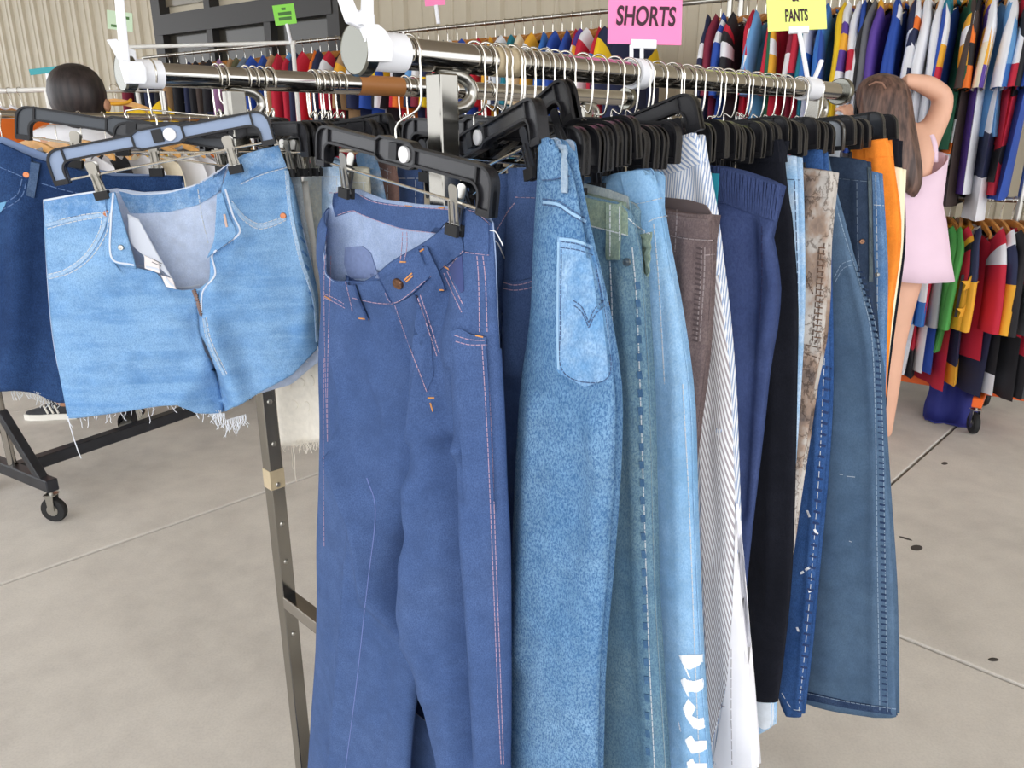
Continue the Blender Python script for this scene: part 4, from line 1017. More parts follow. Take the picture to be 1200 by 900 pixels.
# ---- light blue with torn hem
g10 = g = Garment('jeans', 'light-wash jeans with torn pale hem, a sliver beside the black trousers', 'jeans', at_t(0.57), -46)
ACW = denim('acid_wash_denim', (150, 188, 222), (104, 150, 200), (206, 220, 234), 0.4, 420, 0.9, 16, seed=15)
rows = [[(908, 180), (921, 181), (936, 183)]] + two(0, [240, 365, 450, 600, 700, 800], [905, 900, 898, 892, 888, 884], [938, 939, 935, 925, 920, 908]) + [[(884, 846), (895, 855), (906, 850)]]
g.body('body', folded(g, rows, 0.010, shift=0), [ACW, LBJ_IN])
g.line('stitching', [[(921, 210), (937, 211)], [(931, 212), (934, 300), (935, 360)]], THREAD_D, 0.001, dash=(5, 1))
g.patch('hem', [[(884, 822), (907, 824)], [(884, 835), (907, 838)], [(885, 847), (895, 855), (906, 850)]], 5, 4, plain('bleached_hem', (214, 222, 232), .9, 0, .12, 60), 0.0006, 0.0015)
# ---- camouflage
def camo(name):
    m, nt, b = _base(name, .9, 0)
    v = _coord(nt, (1, 1, .6))
    n = _noise(nt, 16, 5, v, .6); n2 = _noise(nt, 38, 4, v, .6)
    r = _ramp(nt, n.outputs[0], [(0.36, lin((104, 92, 88))), (0.47, lin((158, 136, 120))), (0.55, lin((184, 178, 172))), (0.7, lin((206, 200, 194)))])
    w = _ramp(nt, n2.outputs[0], [(0.46, (1, 1, 1, 1)), (0.485, (0.35, 0.33, 0.32, 1)), (0.5, (0.5, 0.45, .42, 1)), (0.52, (1, 1, 1, 1))])
    nt.links.new(_mix(nt, .9, r.outputs[0], w.outputs[0], 'MULTIPLY'), b.inputs['Base Color']); MATS[name] = m; return m
CAMO = camo('woodland_print')
g11 = g = Garment('trousers', 'grey-brown woodland camouflage trousers with stiff waistband', 'trousers', at_t(0.612), -46)
rows = [[(925, 194), (937, 196), (958, 198), (979, 201)]] + two(0, [230, 280, 355, 400, 450, 500, 565, 650, 800, 840], [922, 918, 914, 912, 908, 904, 900, 892, 876, 872], [978, 973, 971, 967, 957, 950, 940, 928, 900, 894])
g.body('body', folded(g, rows, 0.011, [([(955, 230), (950, 330), (944, 430)], 0.005, 8)], shift=-2), [CAMO])
g.patch('waistband', [[(937, 197), (958, 199), (978, 202)], [(938, 214), (958, 215), (978, 216)], [(938, 229), (958, 231), (977, 231)]], 6, 4, CAMO, 0.0006, 0.002)
g.line('stitching', [[(960, 290), (956, 350), (952, 400)], [(966, 285), (961, 350), (956, 402)], [(940, 300), (945, 325), (953, 345)], [(936, 402), (962, 408)], [(936, 412), (961, 420)]], plain('umber_thread', (92, 74, 64), .9), 0.0016, dash=(3, 1))
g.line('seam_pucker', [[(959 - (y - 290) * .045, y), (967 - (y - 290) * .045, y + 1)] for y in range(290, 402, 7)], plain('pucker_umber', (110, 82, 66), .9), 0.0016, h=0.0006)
auto_hanger(HB + 'above the camouflage trousers', 0.70, (960, 143))
# ---- spattered dark jeans (a leg left of the flare)
DKB = denim('deep_blue_denim', (52, 86, 140), (32, 58, 104), (76, 112, 166), 0.5, 420, 0.5, 12, seed=17)
g12 = g = Garment('jeans', 'deep blue paint-spattered jeans, one narrow leg below the camouflage', 'jeans', at_t(0.652), -46)
rows = [[(934, 174), (952, 173), (966, 176)]] + two(0, [235, 300, 350, 400, 450, 550, 650, 750], [934, 934, 934, 936, 936, 926, 922, 917], [970, 972, 973, 974, 974, 969, 960, 951]) + [[(914, 810), (926, 835), (941, 838)]]
g.body('body', folded(g, rows, 0.010, [([(966, 400), (960, 550), (950, 700), (938, 830)], 0.004, 4)], shift=-1), [DKB, LBJ_IN])
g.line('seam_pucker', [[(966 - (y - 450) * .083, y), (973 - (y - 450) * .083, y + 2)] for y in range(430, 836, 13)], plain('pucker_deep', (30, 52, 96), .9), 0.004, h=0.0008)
g.line('stitching', [[(966, 420), (960, 550), (947, 720), (936, 834)], [(916, 812), (928, 830), (940, 832)]], THREAD_L, 0.0010, dash=(4, 2))
g.line('paint_spatter', [[(944, 668), (950, 664)], [(938, 672), (942, 670)], [(948, 690), (949, 694)], [(934, 735), (936, 740)], [(954, 620), (958, 626)], [(946, 598), (949, 606)]], THREAD_W, 0.004, h=0.0006, step=1)
# ---- the flare
FLR = denim('slate_blue_denim', (82, 106, 134), (58, 82, 110), (102, 126, 150), 0.35, 420, 0.6, 5, seed=19)
FLR_D = denim('waist_navy_denim', (44, 62, 94), (30, 44, 72), (84, 104, 136), .5, 420, .5, 18)
g13 = g = Garment('jeans', 'slate-blue flared jeans with wide hem nearly reaching the floor joint', 'jeans', at_t(0.695), -46)
rows = [[(935, 167), (947, 164), (958, 164), (966, 170)], [(934, 200), (950, 201), (972, 202)], [(930, 240), (955, 241), (983, 240)], [(930, 304), (965, 306), (1000, 304)], [(932, 370), (978, 371), (1020, 370)], [(935, 419), (985, 420), (1032, 419)], [(937, 500), (988, 501), (1037, 500)], [(936, 575), (990, 576), (1042, 575)], [(934, 700), (994, 702), (1050, 700)], [(931, 815), (995, 828), (1052, 838)]]
g.body('body', folded(g, rows, [0.008, 0.011, 0.013, 0.016, 0.018], [([(998, 304), (1020, 400), (1028, 500), (1030, 830)], 0.003, 5), ([(985, 450), (985, 600), (978, 800)], 0.006, 22)], N=90, M=34, shift=-1), [FLR, LBJ_IN])
g.patch('waistband', [[(937, 168), (948, 165), (960, 166)], [(937, 180), (950, 179), (966, 179)], [(937, 193), (952, 193), (970, 193)]], 6, 5, FLR_D, 0.0006, 0.0016)
g.patch('belt_loop', [[(944, 166), (951, 166)], [(948, 180), (956, 180)], [(954, 194), (963, 194)]], 3, 6, FLR_D, 0.002, 0.002)
g.patch('hem', [[(944, 810), (996, 822), (1051, 830)], [(944, 815), (996, 826), (1051, 834)], [(943, 819), (996, 830), (1052, 838)]], 14, 3, FLR_D, 0.0006, 0.0014)
g.line('stitching', [[(978, 325), (986, 310), (998, 305)], [(979, 330), (988, 315), (1000, 310)], [(982, 250), (994, 290), (1000, 306), (1012, 350), (1022, 400), (1026, 500), (1028, 650), (1031, 832)], [(1018, 350), (1029, 400), (1034, 500), (1037, 650), (1040, 834)], [(944, 812), (996, 823), (1051, 831)], [(946, 168), (951, 180), (957, 194)], [(950, 168), (955, 180), (962, 194)]], plain('ice_thread', (140, 160, 182), .9), 0.0011, dash=(4, 1), step=1.2)
sp = []
for y in range(318, 826, 7):
    x = np.interp(y, [310, 350, 400, 500, 650, 834], [1003, 1015, 1025, 1029, 1032, 1034]); sp.append([(x, y), (x + 6, y + 1)])
g.line('seam_pucker', sp, FLR_D, 0.003, h=0.0006)
g.line('paint_fleck', [[(992, 558), (1002, 559)], [(995, 634), (998, 635)], [(984, 556), (988, 556)]], THREAD_L, 0.0008, h=0.0004)
auto_hanger('clip hanger with pale grey glossy face above the dark charcoal trousers', 0.80, (990, 146), mats=(plain('grey_hanger_face', (150, 156, 164), .2), RIM_BLACK))
# ---- charcoal navy trousers
CHR = denim('charcoal_navy', (50, 64, 86), (36, 48, 68), (70, 84, 104), 0.4, 420, 0.5, 10, seed=21)
g14 = g = Garment('trousers', 'dark charcoal-navy buttoned trousers with paper tag, behind the flare', 'trousers', at_t(0.742), -46)
rows = [[(950, 181), (964, 182), (990, 184), (1017, 188)]] + two(0, [200, 305, 400, 500, 600, 700], [950, 952, 956, 960, 960, 960], [1020, 1023, 1029, 1031, 1034, 1036])
g.body('body', folded(g, rows, 0.010, [([(1008, 200), (1010, 330)], 0.004, 5)], shift=-2), [CHR])
g.patch('waistband', [[(966, 184), (990, 186), (1016, 190)], [(966, 196), (990, 198), (1018, 201)], [(968, 206), (990, 209), (1019, 212)]], 8, 4, CHR, 0.0006, 0.0016)
g.patch('button_placket', [[(1016, 196), (1021, 196)], [(1018, 260), (1022, 260)], [(1018, 330), (1023, 330)]], 3, 8, denim('grey_placket', (86, 98, 104), (66, 78, 86), (106, 116, 118), .5, 420), 0.001, 0.002)
g.stud('button', 1010, 283, 0.0042, BRASS, 0.003)
g.line('stitching', [[(968, 207), (990, 210), (1018, 213)], [(1004, 214), (1005, 280), (1008, 330)]], plain('steel_thread', (92, 106, 124), .9), 0.001, dash=(4, 1))
lb = MB(); c = onpl(973, 174, at_t(0.728), np.array([.7, .71, 0])); lb.box(c, (0.032, 0.001, 0.028), (.72, -.69, 0.06), (.69, .72, 0)); o = lb.build('paper_tag', plain('paper_white', (226, 232, 240), .7), None, origin=c)
tag(o, 'white paper tag stapled above the charcoal-navy trousers', 'tag')
auto_hanger(HB + 'next after the grey-faced one, over the charcoal trousers', 0.84, (1003, 140))
# ---- mid blue, orange, cream, black
MDB = denim('mid_blue_denim', (86, 122, 166), (56, 88, 134), (130, 160, 192), 0.5, 420, .7, 18, seed=23)
g = Garment('jeans', 'mid-blue snap-front jeans, narrow strip against the orange pair', 'jeans', at_t(0.787), -46)
rows = [[(998, 199), (1016, 199), (1031, 202)]] + two(0, [250, 300, 400, 500, 600], [998, 998, 1000, 1004, 1006], [1036, 1039, 1038, 1036, 1035])
g.body('body', folded(g, rows, 0.009, shift=-2), [MDB])
g.line('stitching', [[(1024, 240), (1036, 241)], [(1026, 205), (1028, 300), (1028, 400)]], THREAD_L, 0.001, dash=(4, 1)); g.stud('snap', 1028, 322, 0.004, STEEL, 0.002)
ORG = denim('orange_cotton', (246, 142, 52), (232, 122, 36), (252, 160, 78), 0.3, 400, .4, 8)
g = Garment('trousers', 'bright orange cotton trousers near the end of the bar', 'trousers', at_t(0.832), -46)
rows = [[(1000, 169), (1014, 166), (1028, 164), (1042, 162)]] + two(0, [185, 255, 285, 355, 440, 520, 600, 700], [1000, 1000, 1000, 1000, 1000, 1000, 1000, 1000], [1046, 1055, 1055, 1046, 1039, 1034, 1030, 1028])
g.body('body', folded(g, rows, 0.010, [([(1030, 165), (1034, 260), (1030, 350)], 0.005, 6)], shift=-2), [ORG])
g.patch('waistband', [[(1014, 167), (1028, 165), (1041, 163)], [(1014, 176), (1029, 174), (1044, 173)], [(1014, 186), (1030, 184), (1046, 183)]], 6, 3, ORG, 0.0006, 0.0016)
auto_hanger(HB + 'above the orange trousers near the end of the bar', 0.91, (1036, 135), mats=(plain('dark_hanger_face', (44, 48, 54), .2), RIM_BLACK))
g = Garment('trousers', 'cream trousers peeking out past the orange pair', 'trousers', at_t(0.872), -46)
rows = [[(1020, 194), (1048, 195), (1059, 197)]] + two(0, [240, 290, 337, 398, 450, 520], [1010, 1010, 1010, 1010, 1010, 1010], [1059, 1057, 1051, 1043, 1038, 1032])
g.body('body', folded(g, rows, 0.008, shift=-2), [plain('cream_cotton', (244, 236, 204), .9)])
g = Garment('trousers', 'black trousers, last on the bar behind the cream pair', 'trousers', at_t(0.905), -46)
rows = [[(1020, 163), (1042, 162), (1055, 163)]] + two(0, [187, 240, 290, 340, 400, 440, 500, 560], [1010] * 8, [1056, 1060, 1060, 1054, 1046, 1041, 1036, 1030])
g.body('body', folded(g, rows, 0.008, shift=-2), [BLK_])
auto_hanger(HB + 'last on the bar, over the black trousers', 0.965, (1052, 138))

# hangers further back on the bar, seen as hooks and black shoulders between the others
ex = [(690, 160), (716, 156), (737, 150), (760, 160), (783, 158), (797, 152), (874, 153), (897, 150), (907, 148), (915, 150), (938, 147), (946, 150), (970, 148), (979, 150), (1012, 146), (1020, 144)]
refs = ['behind the stone-blue jeans', 'between green-tinged and pale blue jeans', 'just behind the pale blue waistband', 'before the brown trousers', 'behind the brown waistband', 'under the tilted striped pair', 'over the navy gathers', 'first behind the navy pants', 'second behind the navy pants', 'hard against the black waistband', 'right after the black trousers', 'over the light-wash sliver', 'over the dark loop of the flare', 'beside the white paper tag', 'before the orange trousers', 'touching the orange waistband']
for (e, rf) in zip(ex, refs):
    auto_hanger('spare black clip hanger ' + rf, 0, (e[0], e[1]), drop=0.074 + RND.uniform(-.004, .006), yaw=-42 + RND.uniform(-5, 5), clips=(-0.11,))
# ================================================================== shorts and skirt on the far bar
LRL = RL
DKS = denim('dark_indigo_denim', (40, 64, 106), (24, 40, 72), (62, 94, 142), 0.5, 500, 0.6, 9, seed=31)
QK = bar_point(262, LA)
g = Garment('denim_skirt', 'dark indigo denim skirt with raw hem, cut by the edge of the photo', 'skirt', QK, 10)
rows = [[(-70, 152), (-30, 158), (0, 166), (40, 184), (66, 192), (100, 200), (135, 206), (215, 206)], [(-72, 220), (0, 235), (70, 250), (140, 260), (222, 260)], [(-75, 320), (0, 330), (80, 340), (225, 330)], [(-78, 400), (0, 405), (80, 410), (225, 395)], [(-80, 458), (0, 455), (25, 452), (50, 460), (75, 468), (150, 462), (225, 440)]]
back = [[(-70, 152), (-30, 154), (0, 160), (40, 176), (66, 186), (100, 196), (135, 203), (215, 206)]] + rows[1:]
A, B = g.sheets(rows, back, [0.006, 0.018, 0.02, 0.02], 0.010, [([(20, 230), (30, 330), (20, 440)], 0.012, 16), ([(55, 250), (50, 340), (48, 450)], -0.012, 14), ([(5, 250), (-5, 440)], -0.008, 12)], (), 36, 50)
g.body('body', [(A, B)], [DKS, plain('skirt_inside', (120, 140, 176), .9)])
g.patch('waistband', [[(-20, 162), (0, 168), (40, 186), (66, 194), (110, 204)], [(-20, 178), (0, 184), (40, 201), (66, 209), (110, 218)], [(-20, 190), (0, 195), (38, 214), (64, 222), (110, 231)]], 20, 5, DKS, 0.0008, 0.0018)
g.patch('belt_loop', [[(38, 184), (49, 187)], [(36, 205), (46, 207)], [(31, 229), (41, 232)]], 4, 8, denim('loop_slate', (70, 92, 126), (46, 66, 100), (104, 124, 150), .5, 500), 0.003, 0.0024)
g.stud('rivet', 31, 205, 0.0045, COPPER, 0.002)
g.line('stitching', [[(-20, 191), (0, 196), (28, 208)], [(26, 210), (20, 228), (0, 240), (-20, 246)], [(31, 214), (24, 232), (2, 246), (-20, 252)], [(49, 215), (80, 224), (120, 232)]], plain('navy_pale_thread', (90, 116, 160), .9), 0.0012, dash=(4, 1))
g.patch('pocket_facing', [[(-10, 240), (8, 236)], [(-10, 246), (6, 242)], [(-10, 252), (0, 250)]], 4, 3, plain('aqua_denim', (104, 156, 196), .9), 0.0004, 0.001)
mb = MB()
for x in np.arange(18, 74, 2.4):
    y = np.interp(x, [0, 25, 50, 75], [455, 452, 460, 468]); thread(mb, g, x, y, rr.uniform(0.004, 0.02), 0.6)
for x in (17, 19, 22): thread(mb, g, x, 453, rr.uniform(0.018, 0.026), 0.2)
o = mb.build('frayed_hem', plain('fray_grey', (196, 200, 204), .9), g.root); o['kind'] = 'stuff'
hanger('black plastic clip hanger sloping down to the hook above the dark skirt', 262, LA, (155, 151), (8, 128), 10, -1, (-0.075,), (plain('slate_plastic', (52, 58, 66), .3), RIM_BLACK), False, None, 'clip_hanger', True)
# shorts packed behind, glimpsed between the cut-offs and the indigo jeans
BGE = denim('ecru_wash_denim', (196, 194, 178), (164, 166, 160), (214, 212, 196), .3, 420, .5, 8)
GRY = denim('grey_wash_denim', (178, 188, 194), (136, 152, 168), (208, 212, 212), .5, 420, .6, 14)
PNK = denim('dusty_brown_cotton', (158, 126, 116), (128, 100, 94), (178, 146, 134), .4, 420, .4, 8)
IVR = plain('ivory_lace', (240, 234, 222), .9, 0, .06, 90, .5, 300)
def peek(name, label, cat, hx, rows, mats, trims=(), yaw=-44):
    g = Garment(name, label, cat, bar_point(hx + (75 if hx < 300 else 40), LA), yaw)
    A, B = g.sheets(slack(rows), None, 0.010, 0.006, (), (), 14, 28)
    g.body('body', [(A, B)], mats)
    r0 = rows[0]; xl, xr = r0[0][0], r0[-1][0]; yl, yr = r0[0][1], r0[-1][1]
    h = 17
    g.patch('waistband', [[(xl + 1, yl + 1), ((xl + xr) / 2, (yl + yr) / 2 + 1), (xr - 1, yr + 1)], [(xl + 1, yl + h * .5), (xr - 0.5, yr + h * .5)], [(xl + 1, yl + h), (xr, yr + h)]], 5, 3, mats[0], 0.0006, 0.0016)
    g.line('stitching', [[(xl + 1, yl + h), (xr, yr + h)], [(xl + (xr - xl) * .7, yl + h + 2), (xl + (xr - xl) * .72, yl + h + 60)]], THREAD_L, 0.001, dash=(4, 1))
    return g
peek('denim_shorts', 'grey-washed denim shorts squeezed behind the light cut-offs', 'shorts', 232, [[(318, 196), (336, 196), (352, 200)], [(318, 240), (357, 245)], [(322, 300), (366, 300)], [(330, 400), (372, 395)]], [GRY])
g = Garment('lace_shorts', 'white lace shorts with long fringe below the cut-off hem', 'shorts', bar_point(322, LA), -40)
rows = [[(330, 215), (360, 212)], [(325, 300), (372, 300)], [(318, 400), (382, 400)], [(318, 470), (384, 470)], [(322, 516), (352, 520), (386, 514)]]
A, B = g.sheets(rows, None, 0.014, 0.010, [([(345, 380), (340, 450), (338, 515)], 0.010, 10), ([(362, 420), (362, 515)], -0.010, 8)], (), 22, 36)
g.body('body', [(A, B)], [IVR])
mb = MB()
for x in np.arange(324, 386, 1.5): thread(mb, g, x, 516, rr.uniform(0.005, 0.022), .3)
thread(mb, g, 350, 517, 0.075, 0.05, 0.0012); thread(mb, g, 348, 517, 0.05, 0.1)
o = mb.build('fringe', IVR, g.root); o['kind'] = 'stuff'
for k, (x, y) in enumerate(((336, 452), (352, 448), (366, 446), (344, 474), (360, 476))): g.stud('lace_motif', x, y, 0.009, IVR, 0.003)
peek('denim_shorts', 'ecru and blue acid-washed shorts beside the indigo jeans', 'shorts', 276, [[(356, 206), (374, 205), (392, 206)], [(355, 240), (398, 240)], [(354, 300), (400, 300)], [(356, 360), (398, 360)]], [denim('ecru_blue', (206, 212, 212), (156, 186, 214), (234, 230, 214), .35, 420, .9, 18, seed=33)])
peek('denim_shorts', 'light blue shorts with stitched band behind the ecru pair', 'shorts', 300, [[(378, 190), (390, 184), (402, 190)], [(378, 230), (406, 230)], [(378, 300), (410, 300)], [(378, 350), (410, 350)]], [ACW])
peek('denim_shorts', 'beige shorts waist peeping over the indigo jeans', 'shorts', 328, [[(410, 196), (422, 195), (433, 197)], [(410, 240), (436, 240)], [(410, 300), (440, 300)], [(410, 340), (440, 340)]], [BGE])
peek('denim_shorts', 'blue and white acid-washed shorts leaning over the indigo waist', 'shorts', 350, [[(418, 184), (430, 176), (440, 180)], [(424, 215), (449, 214)], [(428, 260), (456, 260)], [(430, 330), (460, 330)]], [denim('snow_wash', (134, 172, 212), (92, 136, 190), (214, 224, 234), .4, 420, .9, 24, seed=35)])
peek('cotton_shorts', 'dusty brown cotton shorts behind the acid-washed pair', 'shorts', 372, [[(440, 178), (450, 176), (460, 186)], [(446, 205), (466, 206)], [(448, 260), (468, 260)], [(448, 330), (470, 330)]], [PNK])
peek('denim_shorts', 'indigo shorts with patch pocket seen under the hanger bar', 'shorts', 392, [[(466, 192), (480, 191), (496, 192)], [(466, 230), (497, 230)], [(466, 280), (498, 280)], [(466, 330), (500, 330)]], [IND])
peek('denim_shorts', 'second indigo shorts beside the upright, farthest in the gap', 'shorts', 470, [[(545, 208), (575, 207), (606, 208)], [(545, 250), (606, 250)], [(545, 300), (606, 300)], [(545, 380), (606, 380)]], [IND])
LB_ = 'black clip hanger on the far bar '
fl = [(371, 150, 'just right of the light cut-offs'), (386, 157, 'second right of the light cut-offs'), (441, 146, 'behind the indigo jeans hanger, second'), (459, 138, 'behind the indigo jeans hanger, tallest'), (545, 150, 'right of the near upright'), (560, 152, 'second right of the near upright'), (590, 150, 'under the tilted front hangers'), (607, 152, 'beyond the tilted front hangers'), (622, 150, 'farthest but one'), (640, 150, 'farthest of those glimpsed')]
for (x, y, w) in fl:
    auto_hanger(LB_ + w, 0, (x, y), A=LA, drop=0.070 + RND.uniform(-.004, .004), yaw=-42 + RND.uniform(-5, 5), clips=(-0.1,), side=-1, disc=False)
for i, hx in enumerate((254, 288, 297, 307, 316, 366, 374, 382, 392, 400)):
    Q = bar_point(hx, LA); nm = ('first', 'second', 'third', 'fourth', 'fifth', 'sixth', 'seventh', 'eighth', 'ninth', 'tenth')[i]
    c = proj(Q - np.array([0, 0, 0.070])); a = math.radians(-44 + (i % 3) * 3); d = np.array([math.cos(a), math.sin(a), 0]); e = proj(Q - np.array([0, 0, 0.070]) + d * HW)
    if i == 0:
        a = math.radians(8); d = np.array([math.cos(a), math.sin(a), 0]); e = proj(Q - np.array([0, 0, 0.070]) + d * HW)
    hanger('black clip hanger behind the cut-offs, ' + nm + ' hook along the far bar', Q, LA, c[:2], e[:2], 8 if i == 0 else -44 + (i % 3) * 3, -1, (-0.1, 0.1) if i < 5 else (-0.1,), None, False)
# ================================================================== racks of jerseys along the wall
ROW = 4.5                                         # distance of the row from the photographer, along the wall normal
def row_point(px, z, off=ROW, D=None):
    A = WN * off + np.array([0, 0, z]); return bar_point(px, A, WD if D is None else D)
ORD = ['first', 'second', 'third', 'fourth', 'fifth', 'sixth', 'seventh', 'eighth', 'ninth', 'tenth', 'eleventh', 'twelfth', 'thirteenth', 'fourteenth', 'fifteenth', 'sixteenth', 'seventeenth', 'eighteenth', 'nineteenth', 'twentieth', 'twenty-first', 'twenty-second', 'twenty-third', 'twenty-fourth', 'twenty-fifth', 'twenty-sixth', 'twenty-seventh', 'twenty-eighth', 'twenty-ninth', 'thirtieth', 'thirty-first', 'thirty-second', 'thirty-third', 'thirty-fourth', 'thirty-fifth', 'thirty-sixth', 'thirty-seventh', 'thirty-eighth', 'thirty-ninth', 'fortieth', 'forty-first', 'forty-second']
PAL = dict(navy=(34, 42, 76), maroon=(128, 34, 58), royal=(38, 78, 170), black=(30, 30, 36), red=(198, 34, 60), sky=(104, 160, 214), green=(28, 96, 66), teal=(28, 124, 146), blue=(52, 112, 190), yellow=(240, 200, 30), white=(234, 236, 242), grey=(104, 106, 112), purple=(92, 64, 156), gold=(236, 172, 48), orange=(240, 120, 40), brown=(66, 54, 50), pink=(226, 150, 190), tan=(178, 142, 104), olive=(98, 96, 70), lilac=(160, 116, 164), silver=(150, 152, 158), lime=(70, 150, 70), cream=(232, 222, 198), rust=(150, 70, 40), steel=(110, 124, 140))
def cloth(nm):
    return plain('jersey_' + nm, PAL[nm], 0.75, 0, 0.07, 6, 0.3, 500)
_wood = {}
def wooden_hanger(P, X, label, half=0.2, hook=0.09, mat=None, group=None):
    """solid wooden shoulder hanger on a rail at P; X = its width direction"""
    root = thing('wooden_hanger', label, 'hanger', (P[0], P[1], P[2]), group)
    k = (round(half, 3), round(hook, 3), (mat or WOOD).name)
    if k not in _wood:
        mb = MB(); xs = np.linspace(-1, 1, 11); G = []
        top = [(-hook - 0.055 * abs(x) ** 1.6) for x in xs]
        ring = []
        for x, z in zip(xs, top):
            h = 0.030 - 0.008 * abs(x); t = 0.014 - 0.003 * abs(x); y0 = -0.012 * x * x
            ring.append([(x * half, y0 - t / 2, z), (x * half, y0 + t / 2, z), (x * half, y0 + t / 2, z - h), (x * half, y0 - t / 2, z - h)])
        R = np.array(ring).reshape(-1, 3); fs = [(i * 4 + j, i * 4 + (j + 1) % 4, (i + 1) * 4 + (j + 1) % 4, (i + 1) * 4 + j) for i in range(10) for j in range(4)] + [(3, 2, 1, 0), (40, 41, 42, 43)]
        mb.add(R, fs); o1 = mb.build('shoulder_bar', mat or WOOD); auto_smooth(o1, 50)
        hb = MB(); hb.tube([(0.018 * math.cos(a), 0, 0.018 * math.sin(a) - 0.0) for a in np.linspace(3.6, -0.6, 10)] + [(0.004, 0, -0.032), (0, 0, -0.05), (0, 0, -hook - 0.004)], 0.0019, 6)
        o2 = hb.build('hook', WIRE); auto_smooth(o2, 60); _wood[k] = (o1.data, o2.data)
    else:
        o1 = bpy.data.objects.new('shoulder_bar', _wood[k][0]); o2 = bpy.data.objects.new('hook', _wood[k][1]); COL.objects.link(o1); COL.objects.link(o2)
    X = unit(X); Y = np.cross((0, 0, 1), X)
    M = Matrix(((X[0], Y[0], 0, 0), (X[1], Y[1], 0, 0), (X[2], Y[2], 1, 0), (0, 0, 0, 1)))
    for o in (o1, o2): o.parent = root; o.matrix_local = M
    return root
def jersey(P, X, label, cols, L=0.72, sleeve=0.32, bands=(), sbands=(), hook=0.09, half=0.25, cat='jersey', name='jersey', group=None, seed=0, thick=0.075, slant=0.0, collar=True, drop=0.0):
    """shirt hung from a wooden hanger at P. bands: (from, to, colour no.) down the body; sbands the same down the sleeve"""
    r = random.Random(seed); root = thing(name, label, cat, (P[0], P[1], P[2]), group)
    X = unit(X); Y = np.cross((0, 0, 1), X); Z = np.array([0, 0, 1.0]); mats = [cloth(c) for c in cols]
    top = -hook - 0.004 - drop
    N, M = 14, 9; ph = r.uniform(0, 6); ph2 = r.uniform(0, 6); sway = r.uniform(-0.03, 0.03)
    def W(x, y, z): return P + X * x + Y * y + Z * z
    G = {}
    for s in (-1, 1):
        A = np.zeros((N + 1, M + 1, 3))
        for i in range(N + 1):
            v = i / N
            for j in range(M + 1):
                u = 2 * j / M - 1
                hw = np.interp(v, [0, 0.12, 0.3, 1], [half * .86, half * .98, half, half * 1.04])
                z0 = top - (0.066 * abs(u) ** 1.6 + 0.05 * max(0, 1 - (u / .5) ** 2) ** .5) * (1 - v) - v * L
                th = thick * (1 - abs(u) ** 3) * (0.55 + 0.45 * v) + 0.004 * (1 - abs(u) ** 6)
                fold = 0.011 * math.sin(3.2 * u * 2 + ph) * v + 0.007 * math.sin(7.5 * u + ph2 + 2 * v) * v
                A[i, j] = W(u * hw, s * th * .5 + fold * (1 - abs(u) ** 4) + sway * v * v + slant * v, z0)
        G[s] = A
    mb = MB(); bi = []
    for s in (-1, 1):
        A = G[s]; o = len(mb.v); mb.v.extend([tuple(p) for p in A.reshape(-1, 3)])
        for i in range(N):
            mi = 0; v = (i + .5) / N
            for a, b, c in bands:
                if a <= v < b: mi = c
            for j in range(M):
                q = (o + i * (M + 1) + j, o + (i + 1) * (M + 1) + j, o + (i + 1) * (M + 1) + j + 1, o + i * (M + 1) + j + 1)
                mb.f.append(q if s < 0 else q[::-1]); mb.m.append(mi)
    b = mb.build('body', mats, root, True)
    if sleeve:
        for s in (-1, 1):
            K = 9; n = 8; path = [(half * .80, -0.045), (half * .98, -0.09), (half * 1.12, -0.17), (half * (1.16 + .1 * min(1, sleeve)), -0.10 - sleeve)]
            C = catmull(np.array(path), K); V = []; rr_ = np.linspace(0.085, 0.098, K) if sleeve < 0.5 else np.linspace(0.085, 0.055, K)
            for i in range(K):
                t = C[min(i + 1, K - 1)] - C[max(i - 1, 0)]; t = t / np.linalg.norm(t); nx, nz = -t[1], t[0]
                for j in range(n):
                    an = 2 * math.pi * j / n; a = rr_[i] * math.cos(an); bb = (0.018 + 0.010 * i / K) * math.sin(an) + 0.006 * math.sin(i * .9 + ph)
                    V.append(W(s * (C[i][0] + nx * a), bb + sway * .3, top + C[i][1] + nz * a * (1)))
            sb = MB(); fs = [];
            sb.v = [tuple(p) for p in V]
            for i in range(K - 1):
                mi = 0; v = (i + .5) / (K - 1)
                for a, bb, c in sbands:
                    if a <= v < bb: mi = c
                for j in range(n): sb.f.append((i * n + j, i * n + (j + 1) % n, (i + 1) * n + (j + 1) % n, (i + 1) * n + j)); sb.m.append(mi)
            sb.build('sleeve', mats, root, True)
    if collar:
        cb = MB(); cb.tube([W(0.075 * math.cos(a), 0.022 * math.sin(a), top + 0.008 - 0.02 * abs(math.sin(a))) for a in np.linspace(0, 2 * math.pi, 14, endpoint=False)], 0.008, 6, closed=True)
        cb.build('collar', mats[min(1, len(mats) - 1)], root, True)
    return root
